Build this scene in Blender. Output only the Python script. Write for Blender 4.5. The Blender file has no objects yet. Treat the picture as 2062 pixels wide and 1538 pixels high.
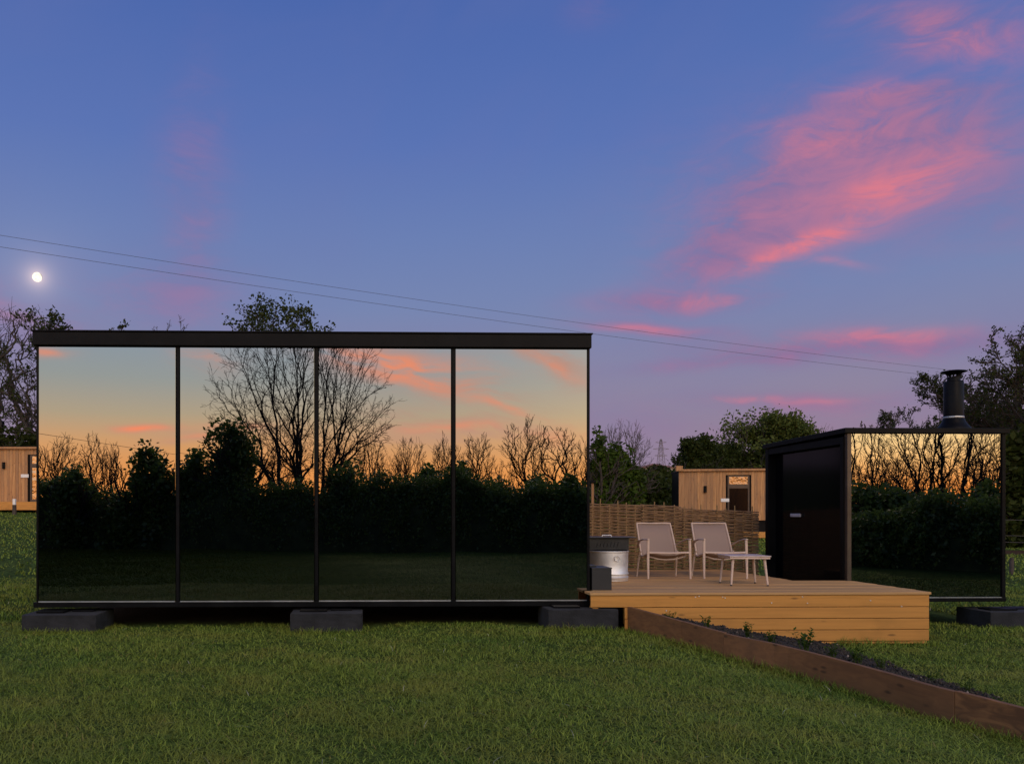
import bpy, math, random
import numpy as np
from mathutils import Vector, Matrix

# ---------------------------------------------------------------- camera
scn = bpy.context.scene
COL = scn.collection
CX, HY, F, CZ = 790.0, 1033.0, 1650.0, 1.3       # principal column, horizon row, focal length (photo pixels), eye height
cam_d = bpy.data.cameras.new('camera'); cam = bpy.data.objects.new('camera', cam_d); COL.objects.link(cam)
cam.location = (0, 0, CZ); cam.rotation_euler = (math.radians(90), 0, 0)
cam_d.sensor_width = 36; cam_d.lens = F / 2062 * 36
cam_d.shift_x = (1031 - CX) / 2062; cam_d.shift_y = (HY - 769) / 2062
cam_d.clip_start = 0.05; cam_d.clip_end = 9000
scn.camera = cam
scn.render.engine = 'CYCLES'
scn.cycles.use_denoising = True
scn.cycles.max_bounces = 8
scn.cycles.sample_clamp_indirect = 6
scn.view_settings.view_transform = 'Standard'; scn.view_settings.look = 'None'
scn.view_settings.exposure = 0; scn.view_settings.gamma = 1
YAW = math.atan(0.027)
CA, SA = math.cos(YAW), math.sin(YAW)

def lin(c):
    return tuple(((v / 255) / 12.92 if v / 255 <= 0.04045 else ((v / 255 + 0.055) / 1.055) ** 2.4) for v in c)

def mirror_dir(px, py):                 # direction of sky seen at photo pixel in the mirror glass
    d = Vector(((px - CX) / F, 1, (HY - py) / F)); n = Vector((-SA, CA, 0))
    return (d - 2 * d.dot(n) * n).normalized()
def front_dir(px, py):
    return Vector(((px - CX) / F, 1, (HY - py) / F)).normalized()

# ---------------------------------------------------------------- sky
R_MIRROR = 0.26
world = bpy.data.worlds.new('World'); scn.world = world; world.use_nodes = True
wt = world.node_tree; wt.nodes.clear()
class S:                                # tiny shader arithmetic helper
    tree = wt
    def __init__(s, sock): s.s = sock
def math_node(op, a, b=None, c=None, clamp=False):
    n = S.tree.nodes.new('ShaderNodeMath'); n.operation = op; n.use_clamp = clamp
    for i, v in enumerate((a, b, c)):
        if v is None: continue
        if hasattr(v, 'links') or isinstance(v, bpy.types.NodeSocket): S.tree.links.new(v, n.inputs[i])
        else: n.inputs[i].default_value = v
    return n.outputs[0]
def add(a, b): return math_node('ADD', a, b)
def sub(a, b): return math_node('SUBTRACT', a, b)
def mul(a, b, clamp=False): return math_node('MULTIPLY', a, b, clamp=clamp)
def mixc(f, a, b):
    n = S.tree.nodes.new('ShaderNodeMix'); n.data_type = 'RGBA'; n.clamp_factor = True
    for i, v in ((0, f), (6, a), (7, b)):
        if isinstance(v, bpy.types.NodeSocket): S.tree.links.new(v, n.inputs[i])
        elif i == 0: n.inputs[i].default_value = v
        else: n.inputs[i].default_value = (*v, 1)
    return n.outputs[2]
def smooth(v, lo, hi):
    n = S.tree.nodes.new('ShaderNodeMapRange'); n.interpolation_type = 'SMOOTHSTEP'
    S.tree.links.new(v, n.inputs[0]); n.inputs[1].default_value = lo; n.inputs[2].default_value = hi
    return n.outputs[0]
def ramp(v, stops):
    n = S.tree.nodes.new('ShaderNodeValToRGB'); S.tree.links.new(v, n.inputs[0])
    cr = n.color_ramp; cr.interpolation = 'EASE' if False else 'LINEAR'
    while len(cr.elements) < len(stops): cr.elements.new(0.5)
    for e, (p, c) in zip(cr.elements, stops): e.position = p; e.color = (*c, 1)
    return n.outputs[0]
tc = wt.nodes.new('ShaderNodeTexCoord'); sep = wt.nodes.new('ShaderNodeSeparateXYZ')
wt.links.new(tc.outputs['Generated'], sep.inputs[0])
dx, dy, dz = sep.outputs
el = math_node('ARCSINE', dz)
azf = math_node('ARCTAN2', dx, dy)                 # 0 = ahead (east), positive to the right
azb = math_node('ARCTAN2', dx, mul(dy, -1))        # 0 = behind (west)
deg = math.degrees
eln = math_node('DIVIDE', el, math.pi / 2)         # 0..1 from horizon to zenith
def st(py, c, px=1031):                            # stop at the elevation of that photo row
    e = math.asin(front_dir(px, py).z); return (max(0, e / (math.pi / 2)), lin(c))
east = ramp(eln, [(0, lin((152, 128, 146))), st(900, (149, 130, 151)), st(790, (141, 133, 160)), st(620, (119, 134, 177)),
                  st(480, (107, 128, 180)), st(290, (90, 116, 180)), st(0, (76, 104, 172)), (0.75, lin((50, 68, 128)))])
def stm(py, c):
    e = math.asin(max(0, mirror_dir(650, py).z)); return (e / (math.pi / 2), lin(c))
west = ramp(eln, [(0, lin((236, 138, 60))), stm(950, (228, 150, 84)), stm(895, (210, 156, 106)), stm(840, (176, 158, 132)),
                  stm(770, (149, 153, 151)), stm(700, (138, 150, 162)), (0.30, lin((112, 130, 158))), (0.5, lin((54, 68, 104))), (0.8, lin((30, 38, 70)))])
# stronger glow round the sunset, right of the mirrors
g = math_node('DIVIDE', sub(azb, 0.66), 0.30); g = math_node('EXPONENT', mul(mul(g, g), -1.0))
gl = smooth(eln, 0.30, 0.0)
west_hot = ramp(eln, [(0, lin((244, 118, 36))), (0.02, lin((248, 156, 78))), (0.035, lin((250, 192, 122))), (0.05, lin((252, 214, 150))), (0.09, lin((236, 212, 172))), (0.2, lin((190, 188, 175))), (0.5, lin((80, 95, 140)))])
west2 = mixc(mul(g, 0.85), west, west_hot)
wb = wt.nodes.new('ShaderNodeVectorMath'); wb.operation = 'SCALE'; wt.links.new(west2, wb.inputs[0])
wt.links.new(add(1 / R_MIRROR, mul(mul(g, gl), 0.2)), wb.inputs['Scale'])
westb = wb.outputs[0]

def noise(vx, vy, sx, sy, rot, detail=6, rough=0.6, dist=0.6, seed=0.0):
    c, s_ = math.cos(rot), math.sin(rot)
    u = mul(add(mul(vx, c), mul(vy, s_)), sx); v = mul(add(mul(vx, -s_), mul(vy, c)), sy)
    cb = wt.nodes.new('ShaderNodeCombineXYZ'); wt.links.new(u, cb.inputs[0]); wt.links.new(v, cb.inputs[1]); cb.inputs[2].default_value = seed
    n = wt.nodes.new('ShaderNodeTexNoise'); n.inputs['Scale'].default_value = 1; n.inputs['Detail'].default_value = detail
    n.inputs['Roughness'].default_value = rough; n.inputs['Distortion'].default_value = dist
    wt.links.new(cb.outputs[0], n.inputs['Vector']); return n.outputs[0]
def blobs(az, lst, fn, back=False):
    tot = None
    k = F
    for px, py, rx, ry, ang, w in lst:
        d = fn(px, py); a0 = math.atan2(d.x, -d.y if back else d.y); e0 = math.asin(d.z)
        sc = 1 / (F * (1 + ((px - CX) / F) ** 2) ** 0.75)
        c, s_ = math.cos(math.radians(ang)), math.sin(math.radians(ang))
        du = sub(az, a0); dv = sub(el, e0)
        p = mul(add(mul(du, c), mul(dv, s_)), 1 / (rx * sc)); q = mul(add(mul(du, -s_), mul(dv, c)), 1 / (ry * sc))
        e = mul(math_node('EXPONENT', mul(add(mul(p, p), mul(q, q)), -1)), w)
        tot = e if tot is None else add(tot, e)
    return tot
# clouds ahead: (photo column, row, half width, half height, tilt, weight)
warp = sub(noise(azf, el, 7, 7, 0, 3, 0.5, 0, 3.3), 0.5); warp2 = sub(noise(azf, el, 6, 6, 0, 3, 0.5, 0, 9.1), 0.5)
azw = add(azf, mul(warp, 0.05)); elw = add(el, mul(warp2, 0.035))
def blobs2(a_, e_, lst, fn, back=False):
    global el
    keep = el; el = e_; r_ = blobs(a_, lst, fn, back); el = keep; return r_
haze_f = blobs2(azw, elw, [(1690, 350, 250, 125, 0, 1.0), (1560, 430, 160, 70, 10, .5), (1480, 505, 150, 50, 14, .95), (1800, 280, 200, 62, -8, .6), (1350, 612, 150, 22, -2, .9),
                    (1880, 60, 150, 48, -16, .85), (1830, 195, 190, 20, -8, .5), (1310, 665, 120, 11, -6, .8), (1680, 700, 260, 28, -4, .85),
                    (1450, 728, 190, 16, 4, .6), (1600, 803, 190, 18, -3, .6), (1900, 690, 200, 22, -4, .5), (385, 420, 55, 190, -6, .40), (340, 600, 150, 60, 0, .35),
                    (60, 640, 130, 70, 0, .55), (1190, 30, 60, 30, 0, .15), (1500, 850, 500, 40, 0, .25), (2000, 420, 130, 90, 0, .3)], front_dir)
hot_f = blobs2(azw, elw, [(1805, 392, 95, 40, -2, 1.25), (1660, 484, 130, 24, 8, 1.0), (1700, 280, 150, 46, -8, .6), (1420, 608, 60, 14, 0, .8), (1560, 520, 90, 16, 12, .55),
                   (1900, 80, 120, 36, -20, .75), (1740, 185, 70, 14, -8, .5), (1290, 664, 70, 7, -5, .7), (1750, 680, 130, 16, -3, .9), (1510, 801, 60, 7, 0, .8),
                   (1660, 800, 70, 6, 0, .35), (1560, 430, 110, 30, 20, .3), (1700, 532, 50, 9, -20, .45), (1880, 330, 110, 30, -4, .45), (50, 640, 80, 50, 0, .12)], front_dir)
n1 = noise(azw, elw, 6, 13, math.radians(4), 9, .6, .7, 1.7)
n2 = noise(azw, elw, 13, 34, math.radians(-3), 9, .66, 1.0, 8.1)
nf = add(mul(n1, .55), mul(n2, .45))
tex = smooth(nf, .30, .60); tex2 = smooth(nf, .36, .64)
A = mul(haze_f, add(mul(tex, .75), .35), True); B = mul(hot_f, add(mul(tex2, .95), .10), True)
skyE = mixc(mul(A, .80), east, lin((132, 108, 152)))
skyE = mixc(mul(A, mul(tex2, .38)), skyE, lin((204, 126, 152)))
skyE = mixc(mul(B, .84), skyE, lin((234, 126, 134)))
# large soft mottling
n3 = noise(azf, el, 5, 9, .4, 4, .5, .5, 5.5)
skyE = mixc(mul(smooth(n3, .35, .75), .16), skyE, lin((112, 118, 172)))
# clouds behind, seen in the mirrors
warpb = sub(noise(azb, el, 8, 8, 0, 3, 0.5, 0, 2.2), 0.5); azb2 = add(azb, mul(warpb, .07)); elb2 = add(el, mul(warpb, .02))
haze_b = blobs2(azb2, elb2, [(780, 735, 170, 42, -9, 1.0), (930, 790, 200, 30, -20, .85), (1110, 735, 100, 34, -30, .9), (860, 850, 170, 24, -6, .85), (420, 725, 70, 34, -12, .55),
                    (90, 708, 50, 12, 0, .7), (290, 861, 60, 8, 0, 1.0), (450, 868, 120, 13, 6, 1.0), (380, 890, 80, 8, 5, .6), (900, 885, 300, 26, 0, .6), (1000, 700, 120, 20, -20, .6),
                    (1850, 760, 300, 30, 0, .4)], mirror_dir, True)
hot_b = blobs2(azb2, elb2, [(790, 732, 115, 17, -8, 1.0), (840, 765, 90, 14, -9, .6), (1000, 820, 95, 10, -16, .6), (1110, 745, 60, 10, -25, .35), (290, 861, 42, 6, 0, 1.0),
                   (460, 862, 70, 6, 4, .9), (400, 885, 45, 5, 4, .6), (85, 708, 36, 8, 0, .6), (900, 862, 90, 9, 0, .5), (1120, 880, 80, 16, 0, .4), (400, 722, 50, 10, -12, .3)], mirror_dir, True)
nb1 = noise(azb2, elb2, 8, 30, math.radians(-10), 8, .6, .8, 4.2)
nb2 = noise(azb2, elb2, 18, 70, math.radians(-8), 7, .62, .8, 6.2)
tb = smooth(add(mul(nb1, .6), mul(nb2, .4)), .36, .62)
k = 1 / R_MIRROR
AB = mul(haze_b, add(mul(tb, .85), .12), True); BB = mul(hot_b, add(mul(tb, 1.0), .10), True)
skyW = mixc(mul(AB, .85), westb, tuple(v * k for v in lin((186, 142, 126))))
skyW = mixc(BB, skyW, tuple(v * k for v in lin((242, 140, 102))))
fw = smooth(dy, .30, -.38)                         # 0 east .. 1 west
sky = mixc(fw, skyE, skyW)
# soft halo of moonlit air round the moon
MD = front_dir(75, 558)
dot = wt.nodes.new('ShaderNodeVectorMath'); dot.operation = 'DOT_PRODUCT'; wt.links.new(tc.outputs['Generated'], dot.inputs[0]); dot.inputs[1].default_value = MD
ang = math_node('ARCCOSINE', math_node('MINIMUM', dot.outputs['Value'], 1.0))
h1 = mul(math_node('EXPONENT', mul(ang, -130.0)), 1.6)
h2 = mul(math_node('EXPONENT', mul(ang, -26.0)), .16)
sky = mixc(mul(add(h1, h2), .8), sky, lin((225, 205, 215)))
# below the horizon
sky = mixc(smooth(dz, -.01, -.06), sky, (.03, .035, .03))
bg = wt.nodes.new('ShaderNodeBackground'); wt.links.new(sky, bg.inputs[0]); bg.inputs[1].default_value = 1.0
wo = wt.nodes.new('ShaderNodeOutputWorld'); wt.links.new(bg.outputs[0], wo.inputs[0])
world.cycles.sampling_method = 'MANUAL'; world.cycles.sample_map_resolution = 1024

# warm fill lamp added for the western afterglow, set high behind the viewer
afterglow_fill_d = bpy.data.lights.new('afterglow_fill', 'SUN'); afterglow_fill = bpy.data.objects.new('afterglow_fill', afterglow_fill_d); COL.objects.link(afterglow_fill)
afterglow_fill_d.energy = 1.05; afterglow_fill_d.angle = math.radians(34); afterglow_fill_d.color = (1.0, .70, .42)
_sd = Vector((math.sin(math.radians(6)), -math.cos(math.radians(6)), math.tan(math.radians(38))))
afterglow_fill.rotation_euler = _sd.to_track_quat('Z', 'Y').to_euler()

# ---------------------------------------------------------------- materials
def new_mat(name):
    m = bpy.data.materials.new(name); m.use_nodes = True; S.tree = m.node_tree
    return m, m.node_tree, m.node_tree.nodes['Principled BSDF']
def tnoise(t, scale, detail=5, rough=.6, coord='Object', sc=(1, 1, 1), dist=0):
    c = t.nodes.new('ShaderNodeTexCoord'); mp = t.nodes.new('ShaderNodeMapping'); mp.inputs['Scale'].default_value = sc
    t.links.new(c.outputs[coord], mp.inputs[0])
    n = t.nodes.new('ShaderNodeTexNoise'); n.inputs['Scale'].default_value = scale; n.inputs['Detail'].default_value = detail
    n.inputs['Roughness'].default_value = rough; n.inputs['Distortion'].default_value = dist
    t.links.new(mp.outputs[0], n.inputs['Vector']); return n.outputs[0]
def attr(t, name='rnd'):
    a = t.nodes.new('ShaderNodeAttribute'); a.attribute_name = name; return a.outputs['Fac']
def bump(t, b, h, strength, dist=.01):
    n = t.nodes.new('ShaderNodeBump'); n.inputs['Strength'].default_value = strength; n.inputs['Distance'].default_value = dist
    t.links.new(h, n.inputs['Height']); t.links.new(n.outputs[0], b.inputs['Normal'])
def plain(name, col, rough=.5, metal=0., var=.25, scale=6, bmp=.1, sc=(1, 1, 1)):
    m, t, b = new_mat(name)
    n = tnoise(t, scale, sc=sc)
    c = mixc(smooth(n, .3, .7), tuple(v * (1 - var) for v in col), tuple(min(1, v * (1 + var)) for v in col))
    t.links.new(c, b.inputs['Base Color']); b.inputs['Metallic'].default_value = metal
    r = t.nodes.new('ShaderNodeMapRange'); t.links.new(n, r.inputs[0]); r.inputs[3].default_value = max(0, rough - .08); r.inputs[4].default_value = rough + .08
    t.links.new(r.outputs[0], b.inputs['Roughness'])
    if bmp: bump(t, b, tnoise(t, scale * 12), bmp, .003)
    return m
def wood(name, c1, c2, c3, axis=0, grain=1.0, rough=.7, knots=True, grey=None):
    m, t, b = new_mat(name)
    sc = [22, 22, 22]; sc[axis] = 1.1
    rn = attr(t)
    c = t.nodes.new('ShaderNodeTexCoord'); va = t.nodes.new('ShaderNodeVectorMath'); va.operation = 'ADD'
    cb = t.nodes.new('ShaderNodeCombineXYZ')
    for i in range(3): t.links.new(mul(rn, 37.0 + 11 * i), cb.inputs[i])
    t.links.new(c.outputs['Object'], va.inputs[0]); t.links.new(cb.outputs[0], va.inputs[1])
    mp = t.nodes.new('ShaderNodeMapping'); mp.inputs['Scale'].default_value = sc; t.links.new(va.outputs[0], mp.inputs[0])
    n = t.nodes.new('ShaderNodeTexNoise'); n.inputs['Scale'].default_value = grain; n.inputs['Detail'].default_value = 7; n.inputs['Distortion'].default_value = 1.2
    t.links.new(mp.outputs[0], n.inputs['Vector'])
    col = mixc(smooth(n.outputs[0], .3, .72), c1, c2)
    col = mixc(mul(rn, .7), col, c3)
    big = t.nodes.new('ShaderNodeTexNoise'); big.inputs['Scale'].default_value = 1.7; big.inputs['Detail'].default_value = 4; t.links.new(va.outputs[0], big.inputs['Vector'])
    col = mixc(mul(smooth(big.outputs[0], .5, .75), .45), col, grey or tuple(v * .6 for v in c1))
    if knots:
        mp2 = t.nodes.new('ShaderNodeMapping'); s2 = [9, 9, 9]; s2[axis] = 2.6; mp2.inputs['Scale'].default_value = s2; t.links.new(va.outputs[0], mp2.inputs[0])
        vo = t.nodes.new('ShaderNodeTexVoronoi'); vo.inputs['Scale'].default_value = 1; t.links.new(mp2.outputs[0], vo.inputs['Vector'])
        col = mixc(mul(smooth(vo.outputs['Distance'], .17, .05), .75), col, tuple(v * .3 for v in c1))
    t.links.new(col, b.inputs['Base Color']); b.inputs['Roughness'].default_value = rough
    bump(t, b, n.outputs[0], .35, .003)
    return m
def leafmat(name, c1, c2, c3=None):
    m, t, b = new_mat(name)
    rn = attr(t); col = mixc(rn, c1, c2)
    n = tnoise(t, .9, 3)
    if c3: col = mixc(smooth(n, .48, .66), col, c3)
    t.links.new(col, b.inputs['Base Color']); b.inputs['Roughness'].default_value = .55
    b.inputs['Specular IOR Level'].default_value = .12
    tr = t.nodes.new('ShaderNodeBsdfTranslucent'); t.links.new(col, tr.inputs[0]); mx = t.nodes.new('ShaderNodeMixShader'); mx.inputs[0].default_value = .45
    t.links.new(b.outputs[0], mx.inputs[1]); t.links.new(tr.outputs[0], mx.inputs[2]); t.links.new(mx.outputs[0], t.nodes['Material Output'].inputs[0])
    return m
M = {}
M['frame'] = plain('black_metal', (.0055, .0055, .006), .42, 0, .3, 3, .05)
M['frame'].node_tree.nodes['Principled BSDF'].inputs['Specular IOR Level'].default_value = .08
M['frame2'] = plain('bronze_edge', (.075, .055, .04), .4, .4, .2, 5, .05)
M['trim'] = plain('pale_trim', (.42, .43, .42), .35, .6, .2, 3, .0)
m, t, b = new_mat('mirror_glass')
b.inputs['Base Color'].default_value = (R_MIRROR * .99, R_MIRROR, R_MIRROR * .985, 1); b.inputs['Metallic'].default_value = 1; b.inputs['Roughness'].default_value = 0.0
nn = tnoise(t, .55, 2, .4); bump(t, b, nn, .042, .02)
M['mirror'] = m
m, t, b = new_mat('black_glass'); b.inputs['Base Color'].default_value = (.003, .003, .004, 1); b.inputs['Roughness'].default_value = .10; b.inputs['Specular IOR Level'].default_value = .12
M['blackglass'] = m
m, t, b = new_mat('window_glass'); b.inputs['Base Color'].default_value = (.45, .45, .45, 1); b.inputs['Metallic'].default_value = 1; b.inputs['Roughness'].default_value = .03
M['window'] = m; bump(t, b, tnoise(t, 3, 4, .6), .6, .03); b.inputs['Base Color'].default_value = (.3, .3, .3, 1)
m, t, b = new_mat('concrete_block')
n = tnoise(t, 5, 8); n2_ = tnoise(t, 60, 4)
t.links.new(mixc(smooth(n, .3, .7), (.007, .007, .008), (.021, .021, .024)), b.inputs['Base Color']); b.inputs['Roughness'].default_value = .9
bump(t, b, n2_, .6, .008); M['block'] = m
M['deck_top'] = wood('deck_boards', (.46, .245, .080), (.63, .345, .12), (.37, .22, .095), 0, 1.0, .75, False, (.33, .20, .10))
M['deck_face'] = wood('pine_fascia', (.46, .205, .032), (.64, .29, .052), (.46, .20, .04), 0, .9, .65, True)
M['sleeper'] = wood('stained_board', (.115, .052, .018), (.27, .125, .042), (.15, .07, .026), 1, .9, .75, True, (.06, .032, .016))
M['clad'] = wood('larch_cladding', (.34, .165, .060), (.54, .29, .115), (.25, .135, .065), 2, .7, .75, True, (.20, .12, .07))
M['soil'] = plain('bed_soil', (.016, .011, .007), .95, 0, .5, 14, .9)
M['chair'] = plain('chair_frame', (.58, .43, .34), .45, .0, .1, 6, 0)
m, t, b = new_mat('sling_fabric')
w1 = t.nodes.new('ShaderNodeTexWave'); w1.inputs['Scale'].default_value = 60; w1.bands_direction = 'X'
w2 = t.nodes.new('ShaderNodeTexWave'); w2.inputs['Scale'].default_value = 60; w2.bands_direction = 'Z'
tcx = t.nodes.new('ShaderNodeTexCoord'); t.links.new(tcx.outputs['Object'], w1.inputs[0]); t.links.new(tcx.outputs['Object'], w2.inputs[0])
col = mixc(mul(w1.outputs[1], w2.outputs[1]), (.25, .175, .14), (.42, .30, .24)); t.links.new(col, b.inputs['Base Color']); b.inputs['Roughness'].default_value = .8
M['sling'] = m
M['tabletop'] = plain('table_top', (.50, .40, .37), .28, .0, .08, 9, 0)
M['steel'] = plain('galvanised_steel', (.74, .72, .70), .58, 1.0, .15, 4, .08)
M['blackplastic'] = plain('black_enamel', (.012, .012, .014), .35, 0, .3, 5, .05)
M['graphite'] = plain('graphite_panel', (.014, .013, .014), .55, 0, .2, 5, .1)
M['white'] = plain('white_plate', (.7, .7, .68), .5, 0, .05, 4, 0)
M['bark'] = plain('dark_bark', (.045, .036, .030), .9, 0, .35, 5, .3)
M['bark2'] = plain('grey_brown_bark', (.075, .058, .046), .9, 0, .35, 5, .3)
M['leaf'] = leafmat('spring_leaves', (.07, .10, .02), (.135, .16, .035))
M['leafd'] = leafmat('dark_leaves', (.028, .042, .008), (.055, .072, .014), (.04, .052, .012))
M['leafb'] = leafmat('bright_leaves', (.04, .08, .010), (.085, .13, .016), (.04, .065, .012))
M['leafh'] = leafmat('hedge_leaves', (.10, .17, .035), (.21, .31, .07), (.12, .18, .05))
_b = M['leafh'].node_tree.nodes['Principled BSDF']; _b.inputs['Specular IOR Level'].default_value = .6; _b.inputs['Roughness'].default_value = .38
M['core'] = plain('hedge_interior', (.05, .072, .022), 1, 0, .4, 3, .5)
M['wicker'] = wood('willow_rods', (.19, .108, .050), (.32, .19, .088), (.24, .14, .07), 0, .8, .8, False)
M['stick'] = wood('willow_stakes', (.26, .16, .06), (.42, .27, .11), (.3, .19, .08), 2, .8, .8, False)
M['rooftile'] = plain('red_roof', (.22, .10, .07), .8, 0, .2, 3, .1)
M['render'] = plain('pale_wall', (.35, .30, .27), .8, 0, .1, 1, 0)
M['pylon'] = plain('pylon_steel', (.12, .11, .12), .6, .4, .1, 1, 0)
M['wire'] = plain('wire', (.03, .03, .035), .6, 0, .1, 1, 0)
M['post'] = plain('fence_post', (.22, .19, .16), .9, 0, .3, 4, .3)
M['postd'] = plain('dark_post', (.06, .045, .035), .9, 0, .3, 4, .3)
# lawn blades
m, t, b = new_mat('grass_blades')
rn = attr(t); n = tnoise(t, 1.3, 4, .6); nf2 = tnoise(t, .35, 3, .6)
col = mixc(smooth(rn, 0, .85), (.055, .100, .014), (.225, .285, .045))
col = mixc(smooth(n, .42, .68), col, (.195, .215, .038))
col = mixc(mul(smooth(nf2, .5, .7), .5), col, (.05, .13, .022))
col = mixc(smooth(rn, .975, .985), col, (.24, .19, .06)); col = mixc(smooth(rn, .9988, .9989), col, (.34, .33, .27))
t.links.new(col, b.inputs['Base Color']); b.inputs['Roughness'].default_value = .6; b.inputs['Specular IOR Level'].default_value = .08
M['grass'] = m
m, t, b = new_mat('lawn_ground')
n = tnoise(t, 9, 8, .7); n4 = tnoise(t, .4, 4); n5 = tnoise(t, 40, 3)
col = mixc(smooth(n, .35, .65), (.022, .036, .010), (.070, .11, .026))
col = mixc(mul(smooth(n4, .45, .7), .4), col, (.09, .12, .03))
at = attr(t, 'soil'); col = mixc(at, col, mixc(n, (.035, .022, .012), (.09, .055, .03)))
t.links.new(col, b.inputs['Base Color']); b.inputs['Roughness'].default_value = 1; b.inputs['Specular IOR Level'].default_value = .03
bump(t, b, n5, .8, .03); M['lawn'] = m

# ---------------------------------------------------------------- mesh helpers
def link_mesh(name, me, mat, parent=None):
    o = bpy.data.objects.new(name, me); COL.objects.link(o)
    if mat: me.materials.append(mat)
    if parent is not None: o.parent = parent
    return o
def np_mesh(name, V, Fq, mat, parent=None, rnd=None, extra=None, smoothed=False):
    me = bpy.data.meshes.new(name); V = np.asarray(V, np.float32); Fq = np.asarray(Fq, np.int32)
    k_ = Fq.shape[1]
    me.vertices.add(len(V)); me.vertices.foreach_set('co', V.ravel())
    me.loops.add(Fq.size); me.loops.foreach_set('vertex_index', Fq.ravel())
    me.polygons.add(len(Fq)); me.polygons.foreach_set('loop_start', np.arange(0, Fq.size, k_, dtype=np.int32))
    if smoothed: me.polygons.foreach_set('use_smooth', np.ones(len(Fq), bool))
    me.update(calc_edges=True)
    if rnd is not None:
        a = me.attributes.new('rnd', 'FLOAT', 'FACE'); a.data.foreach_set('value', np.asarray(rnd, np.float32))
    if extra is not None:
        a = me.attributes.new(extra[0], 'FLOAT', 'POINT'); a.data.foreach_set('value', np.asarray(extra[1], np.float32))
    return link_mesh(name, me, mat, parent)
class MB:
    def __init__(s): s.v = []; s.f = []; s.r = []; s.rng = random.Random(5); s.cur = .5
    def _q(s, vs, fs, r=None):
        b = len(s.v); s.v += [tuple(v) for v in vs]; s.f += [tuple(b + i for i in f) for f in fs]
        r = s.rng.random() if r is None else r; s.r += [r] * len(fs)
    def box(s, x0, x1, y0, y1, z0, z1, mtx=None, r=None):
        vs = [Vector(p) for p in ((x0, y0, z0), (x1, y0, z0), (x1, y1, z0), (x0, y1, z0), (x0, y0, z1), (x1, y0, z1), (x1, y1, z1), (x0, y1, z1))]
        if mtx: vs = [mtx @ v for v in vs]
        s._q(vs, [(0, 3, 2, 1), (4, 5, 6, 7), (0, 1, 5, 4), (1, 2, 6, 5), (2, 3, 7, 6), (3, 0, 4, 7)], r); return s
    def tube(s, pts, rad, n=8, sq=1.0, cap=True):
        pts = [Vector(p) for p in pts]; rad = rad if isinstance(rad, (list, tuple)) else [rad] * len(pts)
        vs = []; up = Vector((0, 0, 1))
        for i, p in enumerate(pts):
            d = (pts[min(i + 1, len(pts) - 1)] - pts[max(i - 1, 0)]).normalized()
            a = d.cross(up if abs(d.z) < .95 else Vector((0, 1, 0))).normalized(); c = d.cross(a)
            for j in range(n):
                th = 2 * math.pi * (j + .5) / n; vs.append(p + (a * math.cos(th) + c * math.sin(th) * sq) * rad[i])
        fs = [(i * n + j, i * n + (j + 1) % n, (i + 1) * n + (j + 1) % n, (i + 1) * n + j) for i in range(len(pts) - 1) for j in range(n)]
        if cap: fs += [tuple(range(n - 1, -1, -1)), tuple((len(pts) - 1) * n + j for j in range(n))]
        s._q(vs, fs); return s
    def lathe(s, prof, c=(0, 0), n=36):
        vs = [(c[0] + r * math.cos(2 * math.pi * j / n), c[1] + r * math.sin(2 * math.pi * j / n), z) for r, z in prof for j in range(n)]
        fs = [(i * n + j, i * n + (j + 1) % n, (i + 1) * n + (j + 1) % n, (i + 1) * n + j) for i in range(len(prof) - 1) for j in range(n)]
        s._q(vs, fs); return s
    def build(s, name, mat, parent=None, bevel=0, smoothed=False):
        me = bpy.data.meshes.new(name); me.from_pydata(s.v, [], s.f)
        a = me.attributes.new('rnd', 'FLOAT', 'FACE'); a.data.foreach_set('value', s.r)
        if smoothed:
            for p in me.polygons: p.use_smooth = True
            try: me.set_sharp_from_angle(angle=math.radians(40))
            except Exception: pass
        me.validate()
        o = link_mesh(name, me, mat, parent)
        if bevel:
            md = o.modifiers.new('bevel', 'BEVEL'); md.width = bevel; md.segments = 2; md.limit_method = 'ANGLE'
        return o
def tag(o, label=None, cat=None, group=None, kind=None):
    if label: o['label'] = label
    if cat: o['category'] = cat
    if group: o['group'] = group
    if kind: o['kind'] = kind
    return o
def thing(name, label, cat, loc=(0, 0, 0), rz=0, group=None):
    o = bpy.data.objects.new(name, None); COL.objects.link(o); o.empty_display_size = .2
    o.location = loc; o.rotation_euler = (0, 0, rz); return tag(o, label, cat, group)
def copy_tree(o, parent=None):
    c = o.copy(); COL.objects.link(c)
    if parent is not None: c.parent = parent
    for ch in list(o.children): copy_tree(ch, c)
    return c

# ---------------------------------------------------------------- terrain
def sstep(x, a, b_):
    t_ = np.clip((x - a) / (b_ - a), 0, 1); return t_ * t_ * (3 - 2 * t_)
def ground(x, y):
    x = np.asarray(x, float); y = np.asarray(y, float)
    z = -.17 * sstep(x, 2.3, 4.0) * sstep(y, -2, 4)
    s_ = np.clip(.050 - .00112 * (x + 17), .0, .06)
    rise = np.clip(y - 13, 0, 42) * s_ * sstep(y, 13, 20)
    z = z + rise
    far = np.clip(y - 60, 0, 260) * .072
    z = z + far * sstep(y, 60, 130) + 1.5 * np.sin(x / 70.) * sstep(np.hypot(x, y), 90, 200)
    z = z + .02 * np.sin(x * 1.3 + y * .7) * np.sin(y * .9 - x * .4)
    return z
def gz(x, y): return float(ground(x, y))
xs = np.concatenate([-np.geomspace(2500, 20, 30), np.arange(-19, 20, .5), np.geomspace(20, 2500, 30)])
ys = np.concatenate([-np.geomspace(2500, 16, 26), np.arange(-15.5, 48, .5), np.geomspace(48.5, 3000, 40)])
X, Y = np.meshgrid(xs, ys); Z = ground(X, Y)
ny, nx = X.shape; idx = np.arange(nx * ny).reshape(ny, nx)
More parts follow.
